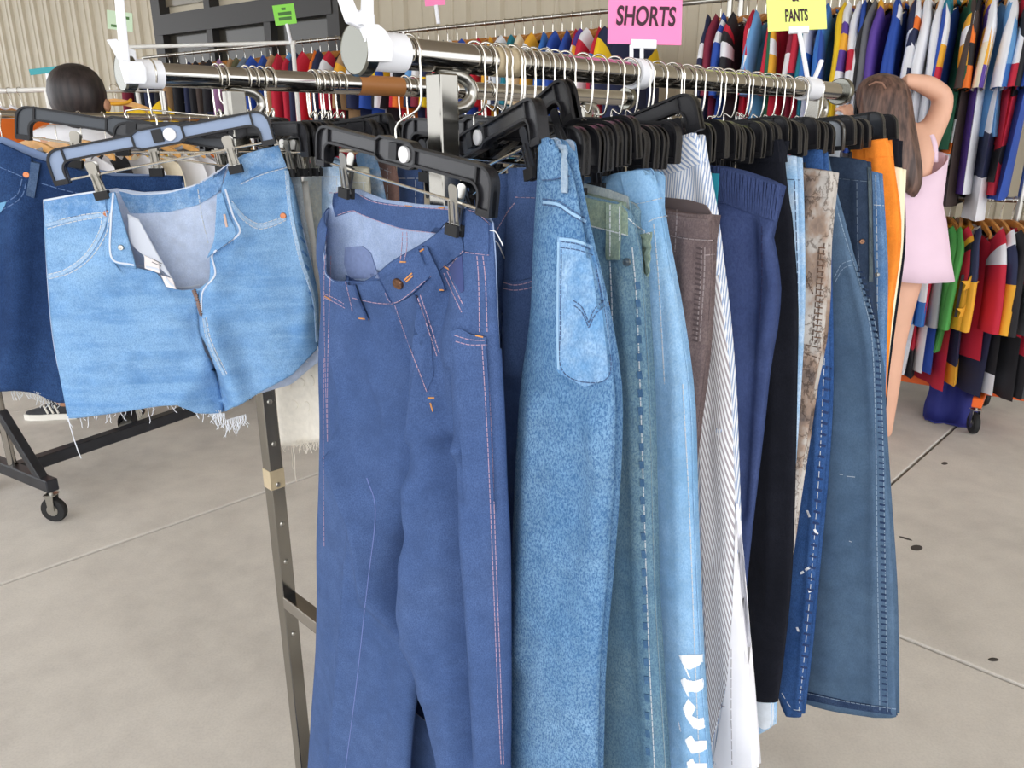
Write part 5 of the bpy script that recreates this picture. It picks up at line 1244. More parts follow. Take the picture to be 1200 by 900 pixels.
def rack_frame(label, A, B, zs, base_mat, post_mat=STEEL, posts=(0.0, 1.0), basez=0.12, zshape=True, wheel=0.06, rail_r=0.014, name='rolling_rack'):
    A = np.asarray(A, float) * np.array([1, 1, 0]); B = np.asarray(B, float) * np.array([1, 1, 0]); D = unit(B - A); Nn = np.cross((0, 0, 1), D)
    root = thing(name, label, 'clothes rack', tuple((A + B) / 2))
    for z in zs:
        mb = MB(); mb.tube([A + np.array([0, 0, z]), B + np.array([0, 0, z])], rail_r, 12); auto_smooth(mb.build('rail', post_mat, root), 40)
    for t in posts:
        p = A + (B - A) * t; mb = MB(); mb.tube([p + np.array([0, 0, basez]), p + np.array([0, 0, max(zs)])], 0.016, 12); auto_smooth(mb.build('post', post_mat, root), 40)
        mb = MB(); mb.box(p + np.array([0, 0, basez]), (0.045, 0.56, 0.05), D, Nn); bevel(mb.build('foot', base_mat, root), 0.004, 1)
        for s in (-1, 1): castor(root, p + Nn * 0.255 * s, wheel / 2 if wheel > 0.07 else 0.045, BLACKMATT, unit(Nn * .5 + D), basez - .02)
    mb = MB(); mb.box((A + B) / 2 + np.array([0, 0, basez]), (np.linalg.norm(B - A), 0.05, 0.05), D, Nn); bevel(mb.build('base_bar', base_mat, root), 0.004, 1)
    return root
ZU, ZL = 2.13, 1.12
ORGM = plain('orange_enamel', (238, 104, 34), 0.4)
r1a, r1b = row_point(862, ZU), row_point(1330, ZU)
rack_frame('orange-based two-tier rack of jerseys standing by the wall', r1a, r1b, (ZU, ZL), ORGM, posts=(0.02, 0.865), basez=0.165, wheel=0.11)
r2a, r2b = row_point(405, ZU), row_point(856, ZU)
rack_frame('long jersey rack along the beige wall behind the shorts sign', r2a, r2b, (ZU, ZL), BLACKMET, posts=(0.2, 1.0))
r3a, r3b = row_point(168, ZU), row_point(398, ZU)
rack_frame('farthest rack of dark jackets in front of the storefront window', r3a, r3b, (ZU, ZL), BLACKMET, posts=(0.0, 0.8))
XN = -WN
def turned(base, deg):
    a = math.radians(deg); return np.array([base[0] * math.cos(a) - base[1] * math.sin(a), base[0] * math.sin(a) + base[1] * math.cos(a), 0])
UP_LIST = [  # px, colours, words, body bands, sleeve bands, turn, length
 (846, ('navy', 'white'), 'navy jersey with small white emblem', (), ((.62, .72, 1),), 8, .66), (855, ('maroon', 'maroon'), 'plain maroon jersey', (), (), 4, .7), (866, ('royal', 'white'), 'royal blue jersey with three white bands', (), ((.3, .42, 1), (.5, .62, 1), (.7, .8, 1)), 6, .7), (877, ('black', 'white', 'red'), 'black jersey with white and red cuff', (), ((.4, .55, 2), (.6, .72, 1)), 3, .62), (888, ('red', 'white'), 'red jersey with white hem', ((.72, 1.1, 1),), (), 14, .68), (899, ('red', 'white'), 'red jersey with white sleeve bands', (), ((.55, .65, 1), (.75, .85, 1)), 5, .7), (908, ('sky', 'white'), 'sky blue jersey', (), (), 0, .72),
 (917, ('green', 'gold', 'white'), 'dark green jersey with gold and white sleeve bands', (), ((.5, .62, 1), (.62, .72, 2), (.72, .86, 1)), 12, .74), (928, ('green', 'green'), 'plain glossy green jersey', (), (), 4, .76), (936, ('red', 'red'), 'plain bright red jersey', (), (), -4, .7), (944, ('maroon', 'white'), 'maroon jersey with white trim', (), ((.8, 1.1, 1),), 8, .72), (951, ('red', 'navy'), 'red jersey with navy cuffs', (), ((.85, 1.1, 1),), 5, .7), (959, ('teal', 'white'), 'teal jersey', (), (), 7, .76), (967, ('white', 'blue'), 'white jersey with blue edge', (), ((.8, 1.1, 1),), 3, .8), (976, ('royal', 'royal'), 'plain royal blue jersey', (), (), 10, .86), (986, ('blue', 'blue'), 'plain mid-blue jersey', (), (), 2, .9), (996, ('yellow', 'white'), 'bright yellow jersey', (), (), 10, .66),
 (1004, ('white', 'purple', 'gold'), 'white jersey with purple and gold cuff', (), ((.45, .6, 1), (.6, .75, 2), (.75, .9, 1)), 6, .78), (1013, ('white', 'red'), 'white jersey with thin red cuff line', (), ((.8, .86, 1),), 10, .7), (1023, ('royal', 'white'), 'royal blue jersey with white side panel', ((.5, .8, 1),), ((.6, 1.1, 1),), 8, .68), (1033, ('black', 'gold'), 'black jersey with gold hem stripe', ((.8, .9, 1),), (), 2, .72), (1040, ('grey', 'grey'), 'charcoal grey jersey', (), (), 0, .7), (1047, ('purple', 'gold'), 'purple jersey with gold shoulder', (), ((.0, .3, 1),), 4, .72), (1056, ('royal', 'white'), 'shiny royal jersey with white number patch', (), ((.3, .55, 1),), 10, .74), (1066, ('royal', 'royal'), 'shiny royal jersey without trim', (), (), 4, .74), (1076, ('navy', 'white', 'silver'), 'navy jersey with broad white cuff band', (), ((.62, .72, 1), (.72, .8, 2), (.8, .9, 1)), 10, .66),
 (1087, ('white', 'orange', 'navy'), 'white jersey with orange and navy sleeve bands', (), ((.45, .55, 2), (.55, .68, 1), (.68, .78, 2)), 6, .74), (1097, ('white', 'white'), 'plain white mesh jersey', (), (), 4, .84), (1107, ('white', 'navy'), 'white jersey with one navy band', (), ((.6, .68, 1),), 9, .82), (1117, ('white', 'gold', 'red'), 'white jersey with gold and red cuff', (), ((.75, .82, 1), (.86, .95, 2)), 6, .66), (1127, ('royal', 'teal'), 'long royal and teal jersey', (), ((.0, .4, 1),), 2, .92), (1138, ('green', 'gold', 'white'), 'green jersey with double gold sleeve bands', (), ((.55, .66, 1), (.66, .72, 2), (.72, .84, 1)), 14, .66), (1147, ('black', 'orange', 'white'), 'black jersey with orange and white hoops', ((.62, .68, 2), (.68, .74, 1), (.74, .8, 2), (.8, .86, 1), (.86, .92, 2)), ((.5, .6, 2), (.6, .7, 1), (.7, .8, 2), (.85, .95, 1)), 10, .78), (1155, ('brown', 'black'), 'dark brown long jacket', (), (), 2, .92), (1162, ('purple', 'gold', 'white'), 'purple jersey with curved gold panel', (), ((.3, .4, 1), (.6, .85, 1)), 10, .86),
 (1171, ('white', 'cream'), 'white long jersey with cream cuff', (), ((.8, 1.1, 1),), 5, .86), (1180, ('sky', 'blue'), 'sky blue jersey with blue cuff', (), ((.85, 1.1, 1),), 14, .6), (1190, ('white', 'navy'), 'long white jersey with navy side panel', ((.6, .82, 1),), (), 8, .98), (1202, ('red', 'white', 'gold'), 'red jersey with white and gold sleeve band', (), ((.6, .72, 1), (.72, .8, 2), (.8, .9, 1)), 10, .86), (1214, ('black', 'red'), 'black jersey with red panel', ((.5, .8, 1),), (), 6, .8), (1227, ('royal', 'white'), 'royal jersey at the frame edge', (), (), 6, .88)]
for i, (px, cols, words, bb, sb, tn, L) in enumerate(UP_LIST):
    P = row_point(px, ZU); X = turned(XN, tn)
    tail = ', ' + ORD[i] + ' on the upper rail'
    wooden_hanger(P, X, 'wooden hanger under the ' + words.split(' with ')[0] + ', ' + ORD[i] + ' on the upper rail', group='wooden hangers on the orange-based rack')
    jersey(P, X, words + tail, cols, L, 0.30, bb, sb, seed=i, group='jerseys on the upper rail', half=0.245, drop=.025)
KEEP = {}
LOW = [(1066, ('sky', 'white', 'red'), 'pale blue jersey with white and red hoops', ((.3, .36, 1), (.36, .42, 2), (.5, .56, 1), (.7, .76, 1), (.82, .88, 1)), (), 20, .82), (1078, ('red', 'white', 'black'), 'red and white panelled jersey with black hem', ((.35, .6, 1), (.82, 1.1, 2)), (), 22, .76), (1088, ('white', 'blue'), 'white jersey with fine blue stripes', (), ((.85, 1.1, 1),), 16, .74), (1098, ('white', 'silver'), 'white jersey with silver cuffs', (), ((.8, 1.1, 1),), 18, .72), (1106, ('lime', 'royal', 'white'), 'green and blue jersey with white panel', ((.3, .42, 2), (.6, 1.1, 1)), (), 20, .72), (1116, ('red', 'gold', 'black'), 'red jersey with gold and black striped panels', (), ((.3, .42, 1), (.42, .46, 2), (.7, 1.1, 1)), 26, .80),
       (1130, ('lime', 'gold'), 'bright green jersey with gold collar', (), (), 10, .6), (1139, ('navy', 'gold'), 'navy jersey with gold cuffs', ((.85, 1.1, 1),), ((.8, 1.1, 1),), 14, .76), (1149, ('red', 'white'), 'red jersey with slanted white sleeve band', (), ((.42, .58, 1),), 28, .62), (1162, ('white', 'navy', 'gold'), 'white-shouldered navy jersey with gold side', ((.22, 1.1, 1),), ((.35, .75, 1), (.75, 1.1, 2)), 28, .80), (1176, ('black', 'white'), 'black jersey with white under-hem', ((.88, 1.1, 1),), (), 24, .78), (1190, ('grey', 'red', 'black'), 'grey and red jersey with black lower half', ((.18, .58, 1), (.58, 1.1, 2)), ((.35, .7, 1), (.7, 1.1, 0)), 32, .80), (1207, ('red', 'black'), 'red jersey with black hem beside the frame edge', ((.7, 1.1, 1),), (), 30, .78), (1222, ('silver', 'navy'), 'silver jersey beyond the red ones', (), (), 26, .78)]
for i, (px, cols, words, bb, sb, tn, L) in enumerate(LOW):
    P = row_point(px, ZL, ROW - 0.04); X = turned(XN, tn)
    wooden_hanger(P, X, 'wooden hanger under the ' + words.split(' with ')[0] + ', ' + ORD[i] + ' on the lower rail', group='wooden hangers on the orange-based rack')
    jr = jersey(P, X, words + ', on the lower rail', cols, L, 0.36, bb, sb, seed=100 + i, group='jerseys on the lower rail', half=0.25, drop=.035)
    if 'grey and red' in words: KEEP['n24'] = (jr, P, X)
    if 'gold and black' in words:      # star badges and stripes on the red jersey
        for zz in (-0.36, -0.49):
            mb = MB(); st5 = [(0.04 * (1 if k % 2 == 0 else .45) * math.sin(k * math.pi / 5), 0.04 * (1 if k % 2 == 0 else .45) * math.cos(k * math.pi / 5)) for k in range(10)]
            Yx = np.cross((0, 0, 1), unit(X)); nn = Yx if Yx @ (CAM - P) > 0 else -Yx
            nn = unit(X); mb.prism(st5, P + unit(X) * 0.388 + np.array([0, 0, zz]), np.cross((0, 0, 1), nn), (0, 0, 1), 0.006); mb.build('star_badge', cloth('gold'), jr)
        for zz, hh in ((-0.42, 0.20),):
            for dx in (-0.03, 0.0, 0.03):
                mb = MB(); mb.box(P + unit(X) * 0.374 + np.cross((0, 0, 1), unit(X)) * dx + np.array([0, 0, zz]), (0.012, 0.004, hh), np.cross((0, 0, 1), unit(X)), unit(X)); mb.build('stripe', cloth('black'), jr)
MIDC = ['red', 'black', 'tan', 'navy', 'royal', 'white', 'black', 'red', 'orange', 'navy', 'maroon', 'yellow', 'black', 'white', 'royal', 'red', 'gold', 'navy', 'white', 'teal', 'cream', 'gold', 'blue', 'royal', 'royal', 'red', 'purple', 'white', 'red', 'navy']
MIDT = ['white', 'orange', 'gold', 'white', 'red', 'royal', 'yellow', 'white', 'black', 'sky', 'white', 'navy', 'red', 'orange', 'white', 'white', 'black', 'red', 'purple', 'white', 'black', 'white', 'orange', 'white', 'white', 'white', 'gold', 'red', 'blue', 'yellow']
for i, px in enumerate(np.linspace(412, 738, len(MIDC))):
    P = row_point(px, ZU, ROW); X = turned(XN, RND.uniform(-6, 14)); a, b = MIDC[i], MIDT[i]
    w = a + ' jersey trimmed in ' + b
    wooden_hanger(P, X, 'wooden hanger of the ' + w + ', ' + ORD[i] + ' along the middle rail', group='wooden hangers on the middle rack')
    jersey(P, X, w + ', ' + ORD[i] + ' from the left on the middle rail', (a, b), RND.uniform(.62, .8), 0.30, (((.7, .85, 1),) if i % 3 == 0 else ()), ((RND.choice([.4, .5, .6]), .75, 1),), seed=200 + i, group='jerseys on the middle rail', drop=.04)
FARC = ['maroon', 'black', 'black', 'navy', 'black', 'tan', 'black', 'navy', 'black', 'brown', 'black', 'lilac', 'tan', 'olive', 'steel', 'royal', 'royal', 'tan', 'red', 'sky', 'navy', 'red', 'orange', 'navy']
for i, px in enumerate(np.linspace(178, 404, len(FARC))):
    P = row_point(px, ZU, ROW); X = turned(XN, RND.uniform(-6, 10)); a = FARC[i]; big = i > 17
    wooden_hanger(P, X, 'wooden hanger of the ' + a + ' jacket, ' + ORD[i] + ' on the farthest rail', group='wooden hangers on the farthest rack')
    jersey(P, X, a + ' long-sleeved jacket, ' + ORD[i] + ' from the left on the farthest rail', (a, 'red' if a == 'sky' else 'black'), .8, 0.5, (), (((.3, 1.1, 1),) if a == 'sky' else ()), seed=300 + i, drop=.03, cat='jacket', name='jacket', group='jackets on the farthest rail', half=0.26)
# lower tier of the far rack: dark trousers folded over hangers
for i, px in enumerate(np.linspace(165, 300, 16)):
    P = row_point(px, 1.5, ROW - 0.25); X = XN; root = thing('trousers', ('black', 'charcoal', 'navy')[i % 3] + ' folded trousers, ' + ORD[i] + ' in the dark row under the jackets', 'trousers', tuple(P), 'dark trousers under the jackets')
    m_ = cloth(('black', 'grey', 'navy')[i % 3]) if i % 3 != 1 else plain('jersey_charcoal', (52, 54, 60), .8)
    for s_, nm in ((-1, 'leg'), (1, 'leg')):
        mb = MB(); G = np.array([[P + unit(X) * (-0.15 + 0.30 * j / 8 + 0.004 * s_) + WD * (s_ * (0.012 + 0.010 * math.sin(j * .9 + i)) * (0.4 + .6 * k / 6)) + np.array([0, 0, 0.10 - 0.65 * k / 6]) for j in range(9)] for k in range(7)])
        mb.grid(G); o = mb.build(nm, m_, root, True); so = o.modifiers.new('cloth', 'SOLIDIFY'); so.thickness = 0.006
    hb = MB(); hb.tube([P + np.array([0, 0, 0.19]) + unit(X) * 0.016 * math.cos(a) + np.array([0, 0, 0.016 * math.sin(a)]) for a in np.linspace(3.6, -.6, 8)] + [P + np.array([0, 0, 0.15]), P + np.array([0, 0, 0.09])], 0.002, 6); hb.build('hook', WIRE, root)
pa, pb = row_point(160, 1.69, ROW - .25), row_point(306, 1.69, ROW - .25)
rack_frame('low rack of dark folded trousers under the jackets', pa, pb, (1.69,), BLACKMET, posts=(0.0, 1.0))
# white display bar with a green price card
wa, wbp = ony(150, 56, 6.3), ony(346, 49, 6.0)
rt = rack_frame('white-barred rack end carrying the lime green card', wa, wbp, (float((wa[2] + wbp[2]) / 2),), BLACKMET, plain('white_enamel', (226, 226, 222), .4), posts=(0.02, 0.985), name='display_rack')
# ================================================================== black-based rack on the left and its white shirts
la = onz(25, 605, 0.0); D_l = unit((0.52, 0.85, 0))
lA = onz(18, 560, 0.12) * np.array([1, 1, 0]); lB = lA + D_l * 1.35
lr = rack_frame('black-based rolling rack of white shirts behind the dark skirt', lA, lB, (1.49,), BLACKMET, CHROME, posts=(0.0, 1.0), basez=0.155, wheel=0.1, rail_r=0.014)
Dl2 = np.cross((0, 0, 1), D_l)
for s_ in (-1, 1):
    mb = MB(); a_ = lA + np.array([0, 0, .40]); b_ = lA + Dl2 * .22 * s_ + np.array([0, 0, .16]); mb.box((a_ + b_) / 2, (np.linalg.norm(b_ - a_), .035, .035), unit(b_ - a_), D_l, np.cross(unit(b_ - a_), D_l)); bevel(mb.build('brace', BLACKMET, lr), .003, 1)
SHC = ['white', 'white', 'cream', 'white', 'white', 'black', 'white', 'cream', 'white', 'white', 'white', 'orange']
for i in range(12):
    P = lA + D_l * (0.10 + i * 0.10) + np.array([0, 0, 1.49]); X = turned(np.cross(D_l, (0, 0, 1)), RND.uniform(-8, 8))
    wooden_hanger(P, X, 'pale wooden hanger of the ' + SHC[i] + ' shirt, ' + ORD[i] + ' on the black-based rack', mat=plain('pale_wood', (222, 168, 96), .45, 0, .15, 30), group='wooden hangers on the black-based rack')
    jersey(P, X, SHC[i] + ' shirt, ' + ORD[i] + ' from the near end of the black-based rack', (SHC[i], 'silver'), .34 + .1 * (i % 3), 0.0, (), (), seed=400 + i, drop=.03, cat='shirt', name='shirt', group='shirts on the black-based rack', half=0.2)
# rack with yellow and orange garments behind the head
fa, fb = ony(-90, 109, 5.0), ony(60, 105, 4.6)
fr = rack_frame('white-railed rack of orange garments at the far left', fa, fb, (float(fa[2] + fb[2]) / 2,), BLACKMET, plain('white_enamel', (226, 226, 222), .4), posts=(0.1, 0.97), name='display_rack')
FD = unit((fb - fa) * np.array([1, 1, 0])); zf = float(fa[2] + fb[2]) / 2
for i in range(9):
    P = fa * np.array([1, 1, 0]) + FD * (0.15 + i * .085) + np.array([0, 0, zf]); X = turned(np.cross(FD, (0, 0, 1)), RND.uniform(-5, 5))
    c_ = ['orange', 'rust', 'orange', 'white', 'orange', 'tan', 'orange', 'rust', 'orange'][i]
    wooden_hanger(P, X, 'wooden hanger of the ' + c_ + ' top, ' + ORD[i] + ' on the white-railed rack', group='wooden hangers on the white-railed rack')
    jersey(P, X, c_ + ' top, ' + ORD[i] + ' on the white-railed rack', (c_, 'white'), .6, .28, (), (), seed=500 + i, cat='shirt', name='shirt', group='tops on the white-railed rack', half=.22)
P = ony(133, 103, 4.1); wooden_hanger(P, (1, 0.1, 0), 'single pale wooden hanger carrying the yellow shirt', .19, .05, plain('pale_wood', (222, 168, 96), .45, 0, .15, 30))
jersey(P, (1, 0.1, 0), 'yellow shirt facing out beside the dark-haired head', ('yellow', 'gold'), .6, .2, (), (), hook=.06, cat='shirt', name='shirt', half=.2, seed=9)
yr = rack_frame('thin rail holding the yellow shirt', ony(60, 104, 4.1), ony(190, 104, 4.1), (float(P[2]) - 0.016,), BLACKMET, STEEL, posts=(0.0, 1.0), rail_r=0.006, name='display_rack')
# blue cloth hanging low and trailing by the castor of the orange rack
c = onz(1098, 497, 0.0)
mb = MB(); G = []
for k in range(12):
    z = 0.30 - 0.30 * k / 9 if k < 9 else 0.006
    yy = 0.03 * math.sin(k * .5) - (0.03 * (k - 8) if k > 8 else 0)
    G.append([c + WD * (0.10 - 0.24 * j / 12 - .03 * k / 11) * (1 + .1 * math.sin(k)) + WN * (0.12 + yy + 0.022 * math.sin(j * 1.1 + k * .2)) + np.array([0, 0, max(0.006, z + .012 * math.sin(j))]) for j in range(13)])
mb.grid(np.array(G)); o = mb.build('fallen_garment', plain('jersey_deep_blue', (32, 40, 120), .75), None, True, origin=c); so = o.modifiers.new('cloth', 'SOLIDIFY'); so.thickness = 0.005
tag(o, 'deep blue garment trailing on the floor by the castor', 'garment')
# ================================================================== people
def skin_body(name, joints, edges, mat, parent, root, sub=2):
    names = list(joints); me = bpy.data.meshes.new(name); org = origin_of(parent)
    me.from_pydata([tuple(np.array(joints[k][0]) - org) for k in names], [(names.index(a), names.index(b)) for a, b in edges], [])
    o = bpy.data.objects.new(name, me); COL.objects.link(o); o.parent = parent
    sk = o.modifiers.new('skin', 'SKIN'); sk.use_smooth_shade = True
    lay = me.skin_vertices[0] if len(me.skin_vertices) else None
    if lay is None:
        bm = bmesh.new(); bm.from_mesh(me); bm.verts.layers.skin.verify(); bm.to_mesh(me); bm.free(); lay = me.skin_vertices[0]
    for i, k in enumerate(names):
        r = joints[k][1]; lay.data[i].radius = (r, r) if np.isscalar(r) else r
        lay.data[i].use_root = (k == root)
    sb = o.modifiers.new('sub', 'SUBSURF'); sb.levels = sub; sb.render_levels = sub
    me.materials.append(mat); return o
SKIN = plain('skin', (226, 176, 150), .55, 0, .04, 12)
SKIN2 = plain('skin_tan', (198, 148, 118), .55, 0, .04, 12)
def hairmat(name, a, b):
    m, nt, bs = _base(name, .45, 0); w = _noise(nt, 55, 3, _coord(nt, (1, 1, .06)))
    r = _ramp(nt, w.outputs[0], [(.35, lin(a)), (.65, lin(b))]); nt.links.new(r.outputs[0], bs.inputs['Base Color']); _bump(nt, bs, w.outputs[0], .5, .004); MATS[name] = m; return m
def hand(parent, wrist, palm_end, side, mat, curl=0.5, s=1.0, nrm=(0, 1, 0)):
    """palm with five separate fingers, one mesh grown from connected chains"""
    w = np.asarray(wrist, float); d = unit(np.asarray(palm_end, float) - w); nrm = unit(np.asarray(nrm) - d * (np.asarray(nrm) @ d)); t = np.cross(d, nrm) * side
    J = {'w': (w, (0.024 * s, 0.017 * s)), 'p': (w + d * 0.045 * s, (0.034 * s, 0.014 * s)), 'k': (w + d * 0.075 * s, (0.036 * s, 0.012 * s))}; E_ = [('w', 'p'), ('p', 'k')]
    for i, (off, L) in enumerate(((-0.028, .066), (-0.010, .076), (.009, .071), (.026, .056))):
        b = w + d * 0.082 * s + t * off * s; prev = 'k'
        for q in range(3):
            an = curl * (q + .6); b = b + (d * math.cos(an) + nrm * math.sin(an)) * L * s / 3; k = f'f{i}{q}'; J[k] = (b, (.0085 - .0008 * q) * s); E_.append((prev, k)); prev = k
    b = w + d * 0.03 * s - t * 0.03 * s; J['t0'] = (b, .011 * s); E_.append(('p', 't0'))
    for q in range(2): b = b + (d * .8 - t * .35 + nrm * .3 * q) * .032 * s; J[f't{q + 1}'] = (b, .009 * s); E_.append((f't{q}', f't{q + 1}'))
    return J, E_
# ---- woman in the pink dress, seen from behind
YW = 3.4
def wp(x, y, dy=0.0): return ony(x, y, YW + dy)
foot = wp(1036, 505)
wo = thing('person', 'woman with long brown hair in a pale pink sleeveless dress, arm raised', 'person', (foot[0], foot[1], 0))
J = {'pelvis': (wp(1068, 292), (.105, .085)), 'spine': (wp(1072, 242), (.085, .065)), 'chest': (wp(1068, 195), (.108, .07)), 'collar': (wp(1062, 163), (.085, .058)), 'neck': (wp(1053, 150, .02), .048), 'jaw': (wp(1046, 136, .04), .062), 'head': (wp(1038, 114, .04), (.078, .092)), 'crown': (wp(1035, 101, .03), .066),
     'rsh': (wp(1088, 160), .058), 'rup': (wp(1100, 138, .02), .052), 'relb': (wp(1107, 113, .03), .046), 'rfore': (wp(1086, 99, .02), .042), 'rwr': (wp(1064, 94, .0), .028),
     'lsh': (wp(1040, 168, .04), .052), 'lelb': (wp(1012, 182, .22), .042), 'lwr': (wp(1000, 148, .30), .027),
     'rhip': (wp(1062, 318), .082), 'rthigh': (wp(1052, 352), .082), 'rknee': (wp(1046, 408), .055), 'rcalf': (wp(1041, 446), .056), 'rank': (wp(1037, 506), .034), 'rtoe': (wp(1034, 512, .16) * np.array([1, 1, 0]) + np.array([0, 0, .03]), .03),
     'lhip': (wp(1044, 318, .05), .082), 'lthigh': (wp(1034, 352, .06), .082), 'lknee': (wp(1030, 408, .1), .055), 'lcalf': (wp(1028, 446, .1), .056), 'lank': (wp(1026, 500, .1), .034), 'ltoe': (wp(1022, 505, .26) * np.array([1, 1, 0]) + np.array([0, 0, .03]), .03)}
J['rank'] = (np.array([J['rank'][0][0], J['rank'][0][1], .07]), .034); J['lank'] = (np.array([J['lank'][0][0], J['lank'][0][1], .07]), .034)
E_ = [('pelvis', 'spine'), ('spine', 'chest'), ('chest', 'collar'), ('collar', 'neck'), ('neck', 'jaw'), ('jaw', 'head'), ('head', 'crown'), ('collar', 'rsh'), ('rsh', 'rup'), ('rup', 'relb'), ('relb', 'rfore'), ('rfore', 'rwr'), ('collar', 'lsh'), ('lsh', 'lelb'), ('lelb', 'lwr'),
      ('pelvis', 'rhip'), ('rhip', 'rthigh'), ('rthigh', 'rknee'), ('rknee', 'rcalf'), ('rcalf', 'rank'), ('rank', 'rtoe'), ('pelvis', 'lhip'), ('lhip', 'lthigh'), ('lthigh', 'lknee'), ('lknee', 'lcalf'), ('lcalf', 'lank'), ('lank', 'ltoe')]
for pre, wk, pe, sd, cu in (('R', 'rwr', wp(1050, 101, .07), -1, .5), ('L', 'lwr', wp(992, 128, .34), -1, .6)):
    HJ, HE = hand(wo, J[wk][0], pe, sd, SKIN, cu)
    for k, v in HJ.items():
        if k != 'w': J[pre + k] = v
    for a, b in HE: E_.append((wk if a == 'w' else pre + a, pre + b))
skin_body('body', J, E_, SKIN, wo, 'pelvis')
# face on the far side of the head
hc = J['head'][0]
mb = MB(); mb.lathe([(.004, 0), (.012, .006), (.008, .022), (.001, .028)], hc + np.array([-.01, .088, -.03]), (0, 1, .1), 10); mb.build('nose', SKIN, wo, True)
for s in (-1, 1):
    mb = MB(); mb.lathe([(.001, -.008), (.010, -.004), (.012, 0), (.009, .005), (.001, .008)], hc + np.array([-.01 + .033 * s, .082, .0]), (0, 1, 0), 12); mb.build('eye', plain('eye_white', (230, 230, 228), .3), wo, True)
mb = MB(); mb.tube([hc + np.array([-.035 + .05 * t, .082 + .006 * math.sin(t * 3.1), -.062]) for t in np.linspace(0, 1, 7)], .006, 6); mb.build('mouth', plain('lips', (190, 100, 100), .5), wo, True)
# dress: bodice and flared skirt around the torso, thin straps
PINK = plain('pale_pink_jersey', (236, 208, 226), .85, 0, .03, 8)
def ring(c, rx, ry, n=28, ph=0, wob=0.0, fr=7): return [np.asarray(c) + np.array([rx * (1 + wob * math.sin(fr * a + ph)) * math.cos(a), ry * (1 + wob * math.sin(fr * a + ph)) * math.sin(a), 0]) for a in np.linspace(0, 2 * math.pi, n, endpoint=False)]
mb = MB()
lev = [((1066, 206), .142, .112, 0), ((1067, 222), .136, .106, 0), ((1068, 238), .126, .098, 0), ((1069, 258), .138, .112, .0), ((1068, 280), .154, .126, .015), ((1067, 304), .168, .14, .03), ((1067, 325), .184, .15, .045)]
R = []
for (p, rx, ry, wb2) in lev: R.append(ring(wp(*p), rx, ry, 32, 1.0, wb2))
# low scooped back: drop the rim at the back (towards the camera)
top = R[0]
for j in range(32):
    a = 2 * math.pi * j / 32; s = math.sin(a); top[j] = top[j] + np.array([0, 0, .085 * max(0, abs(math.cos(a))) ** 1.5 + (.06 if s > 0 else 0) * s])
G = np.array([r + [r[0]] for r in R]); mb.grid(G, 0, True); dr = mb.build('dress', PINK, wo, True); so = dr.modifiers.new('cloth', 'SOLIDIFY'); so.thickness = .004; so.offset = 1
for s, p0, p1, p2 in ((1, (1096, 190), (1095, 168), (1086, 149)), (-1, (1040, 195), (1042, 178), (1046, 160))):
    mb = MB(); pts = [wp(*p0, dy=-.07), wp(*p1, dy=-.075), wp(*p2, dy=-.02), wp(p2[0] - 3 * s, p2[1] + 6, dy=.07)]; C_ = catmull(np.array(pts), 12)
    Gs = np.array([[q + np.array([-.010, 0, 0]), q + np.array([.010, 0, 0])] for q in C_]); mb.grid(Gs); o = mb.build('strap', PINK, wo, True); so = o.modifiers.new('cloth', 'SOLIDIFY'); so.thickness = .004
# hair: crown cap and a long fall down the back
HAIR = hairmat('brown_hair', (58, 40, 36), (116, 88, 76))
mb = MB(); R = []
hl = [((1034, 86), .018, .02, .02), ((1034, 89), .055, .06, .02), ((1034, 96), .088, .095, .03), ((1034, 108), .104, .110, .02), ((1036, 124), .106, .108, .005), ((1040, 140), .104, .085, -.03), ((1046, 160), .100, .060, -.075), ((1052, 180), .092, .050, -.10), ((1059, 200), .078, .042, -.115), ((1065, 215), .055, .034, -.12), ((1069, 226), .026, .02, -.125), ((1070, 231), .006, .006, -.125)]
for i, (p, rx, ry, dy) in enumerate(hl): R.append(ring(wp(*p, dy=dy), rx, ry, 40, i * .15, .035 if i > 2 else .0, 11))
G = np.array([r + [r[0]] for r in R]); mb.grid(G, 0, True); hr = mb.build('hair', HAIR, wo, True); sb = hr.modifiers.new('sub', 'SUBSURF'); sb.levels = 1; sb.render_levels = 1
mb = MB(); mb.tube([wp(1018, 100, -.07), wp(1026, 96, -.085), wp(1034, 97, -.09), wp(1038, 104, -.095)], .004, 6); mb.build('hair_parting', plain('scalp', (150, 112, 94), .6), wo, True)
# ---- dark-haired person beyond the skirt
YP = 3.6
def mp(x, y, dy=0.0): return ony(x, y, YP + dy)
pe = thing('person', 'dark-haired person in a white shirt, head showing above the black hanger', 'person', (-2.05, 3.65, 0))
fz = lambda x, y, z: np.array([x, y, z])
hx = mp(91, 112)
J = {'pelvis': (fz(-2.05, 3.62, .93), (.15, .11)), 'spine': (fz(-2.03, 3.62, 1.12), (.14, .10)), 'chest': (fz(-1.98, 3.62, 1.30), (.17, .11)), 'collar': (fz(-1.96, 3.62, 1.42), (.10, .08)), 'neck': (hx + fz(0, 0, -.15), .055), 'head': (hx + fz(0, .0, -.03), (.082, .095)), 'crown': (hx + fz(0, 0, .05), .075),
     'rsh': (fz(-1.78, 3.62, 1.38), .062), 'relb': (fz(-1.70, 3.74, 1.12), .046), 'rwr': (fz(-1.78, 3.94, 1.10), .030), 'lsh': (fz(-2.15, 3.62, 1.38), .062), 'lelb': (fz(-2.22, 3.74, 1.12), .046), 'lwr': (fz(-2.14, 3.94, 1.10), .030),
     'rhip': (fz(-1.96, 3.62, .88), .09), 'rknee': (fz(-1.95, 3.64, .5), .062), 'rank': (fz(-1.95, 3.66, .09), .042), 'lhip': (fz(-2.14, 3.62, .88), .09), 'lknee': (fz(-2.22, 3.66, .5), .062), 'lank': (fz(-2.30, 3.72, .09), .042)}
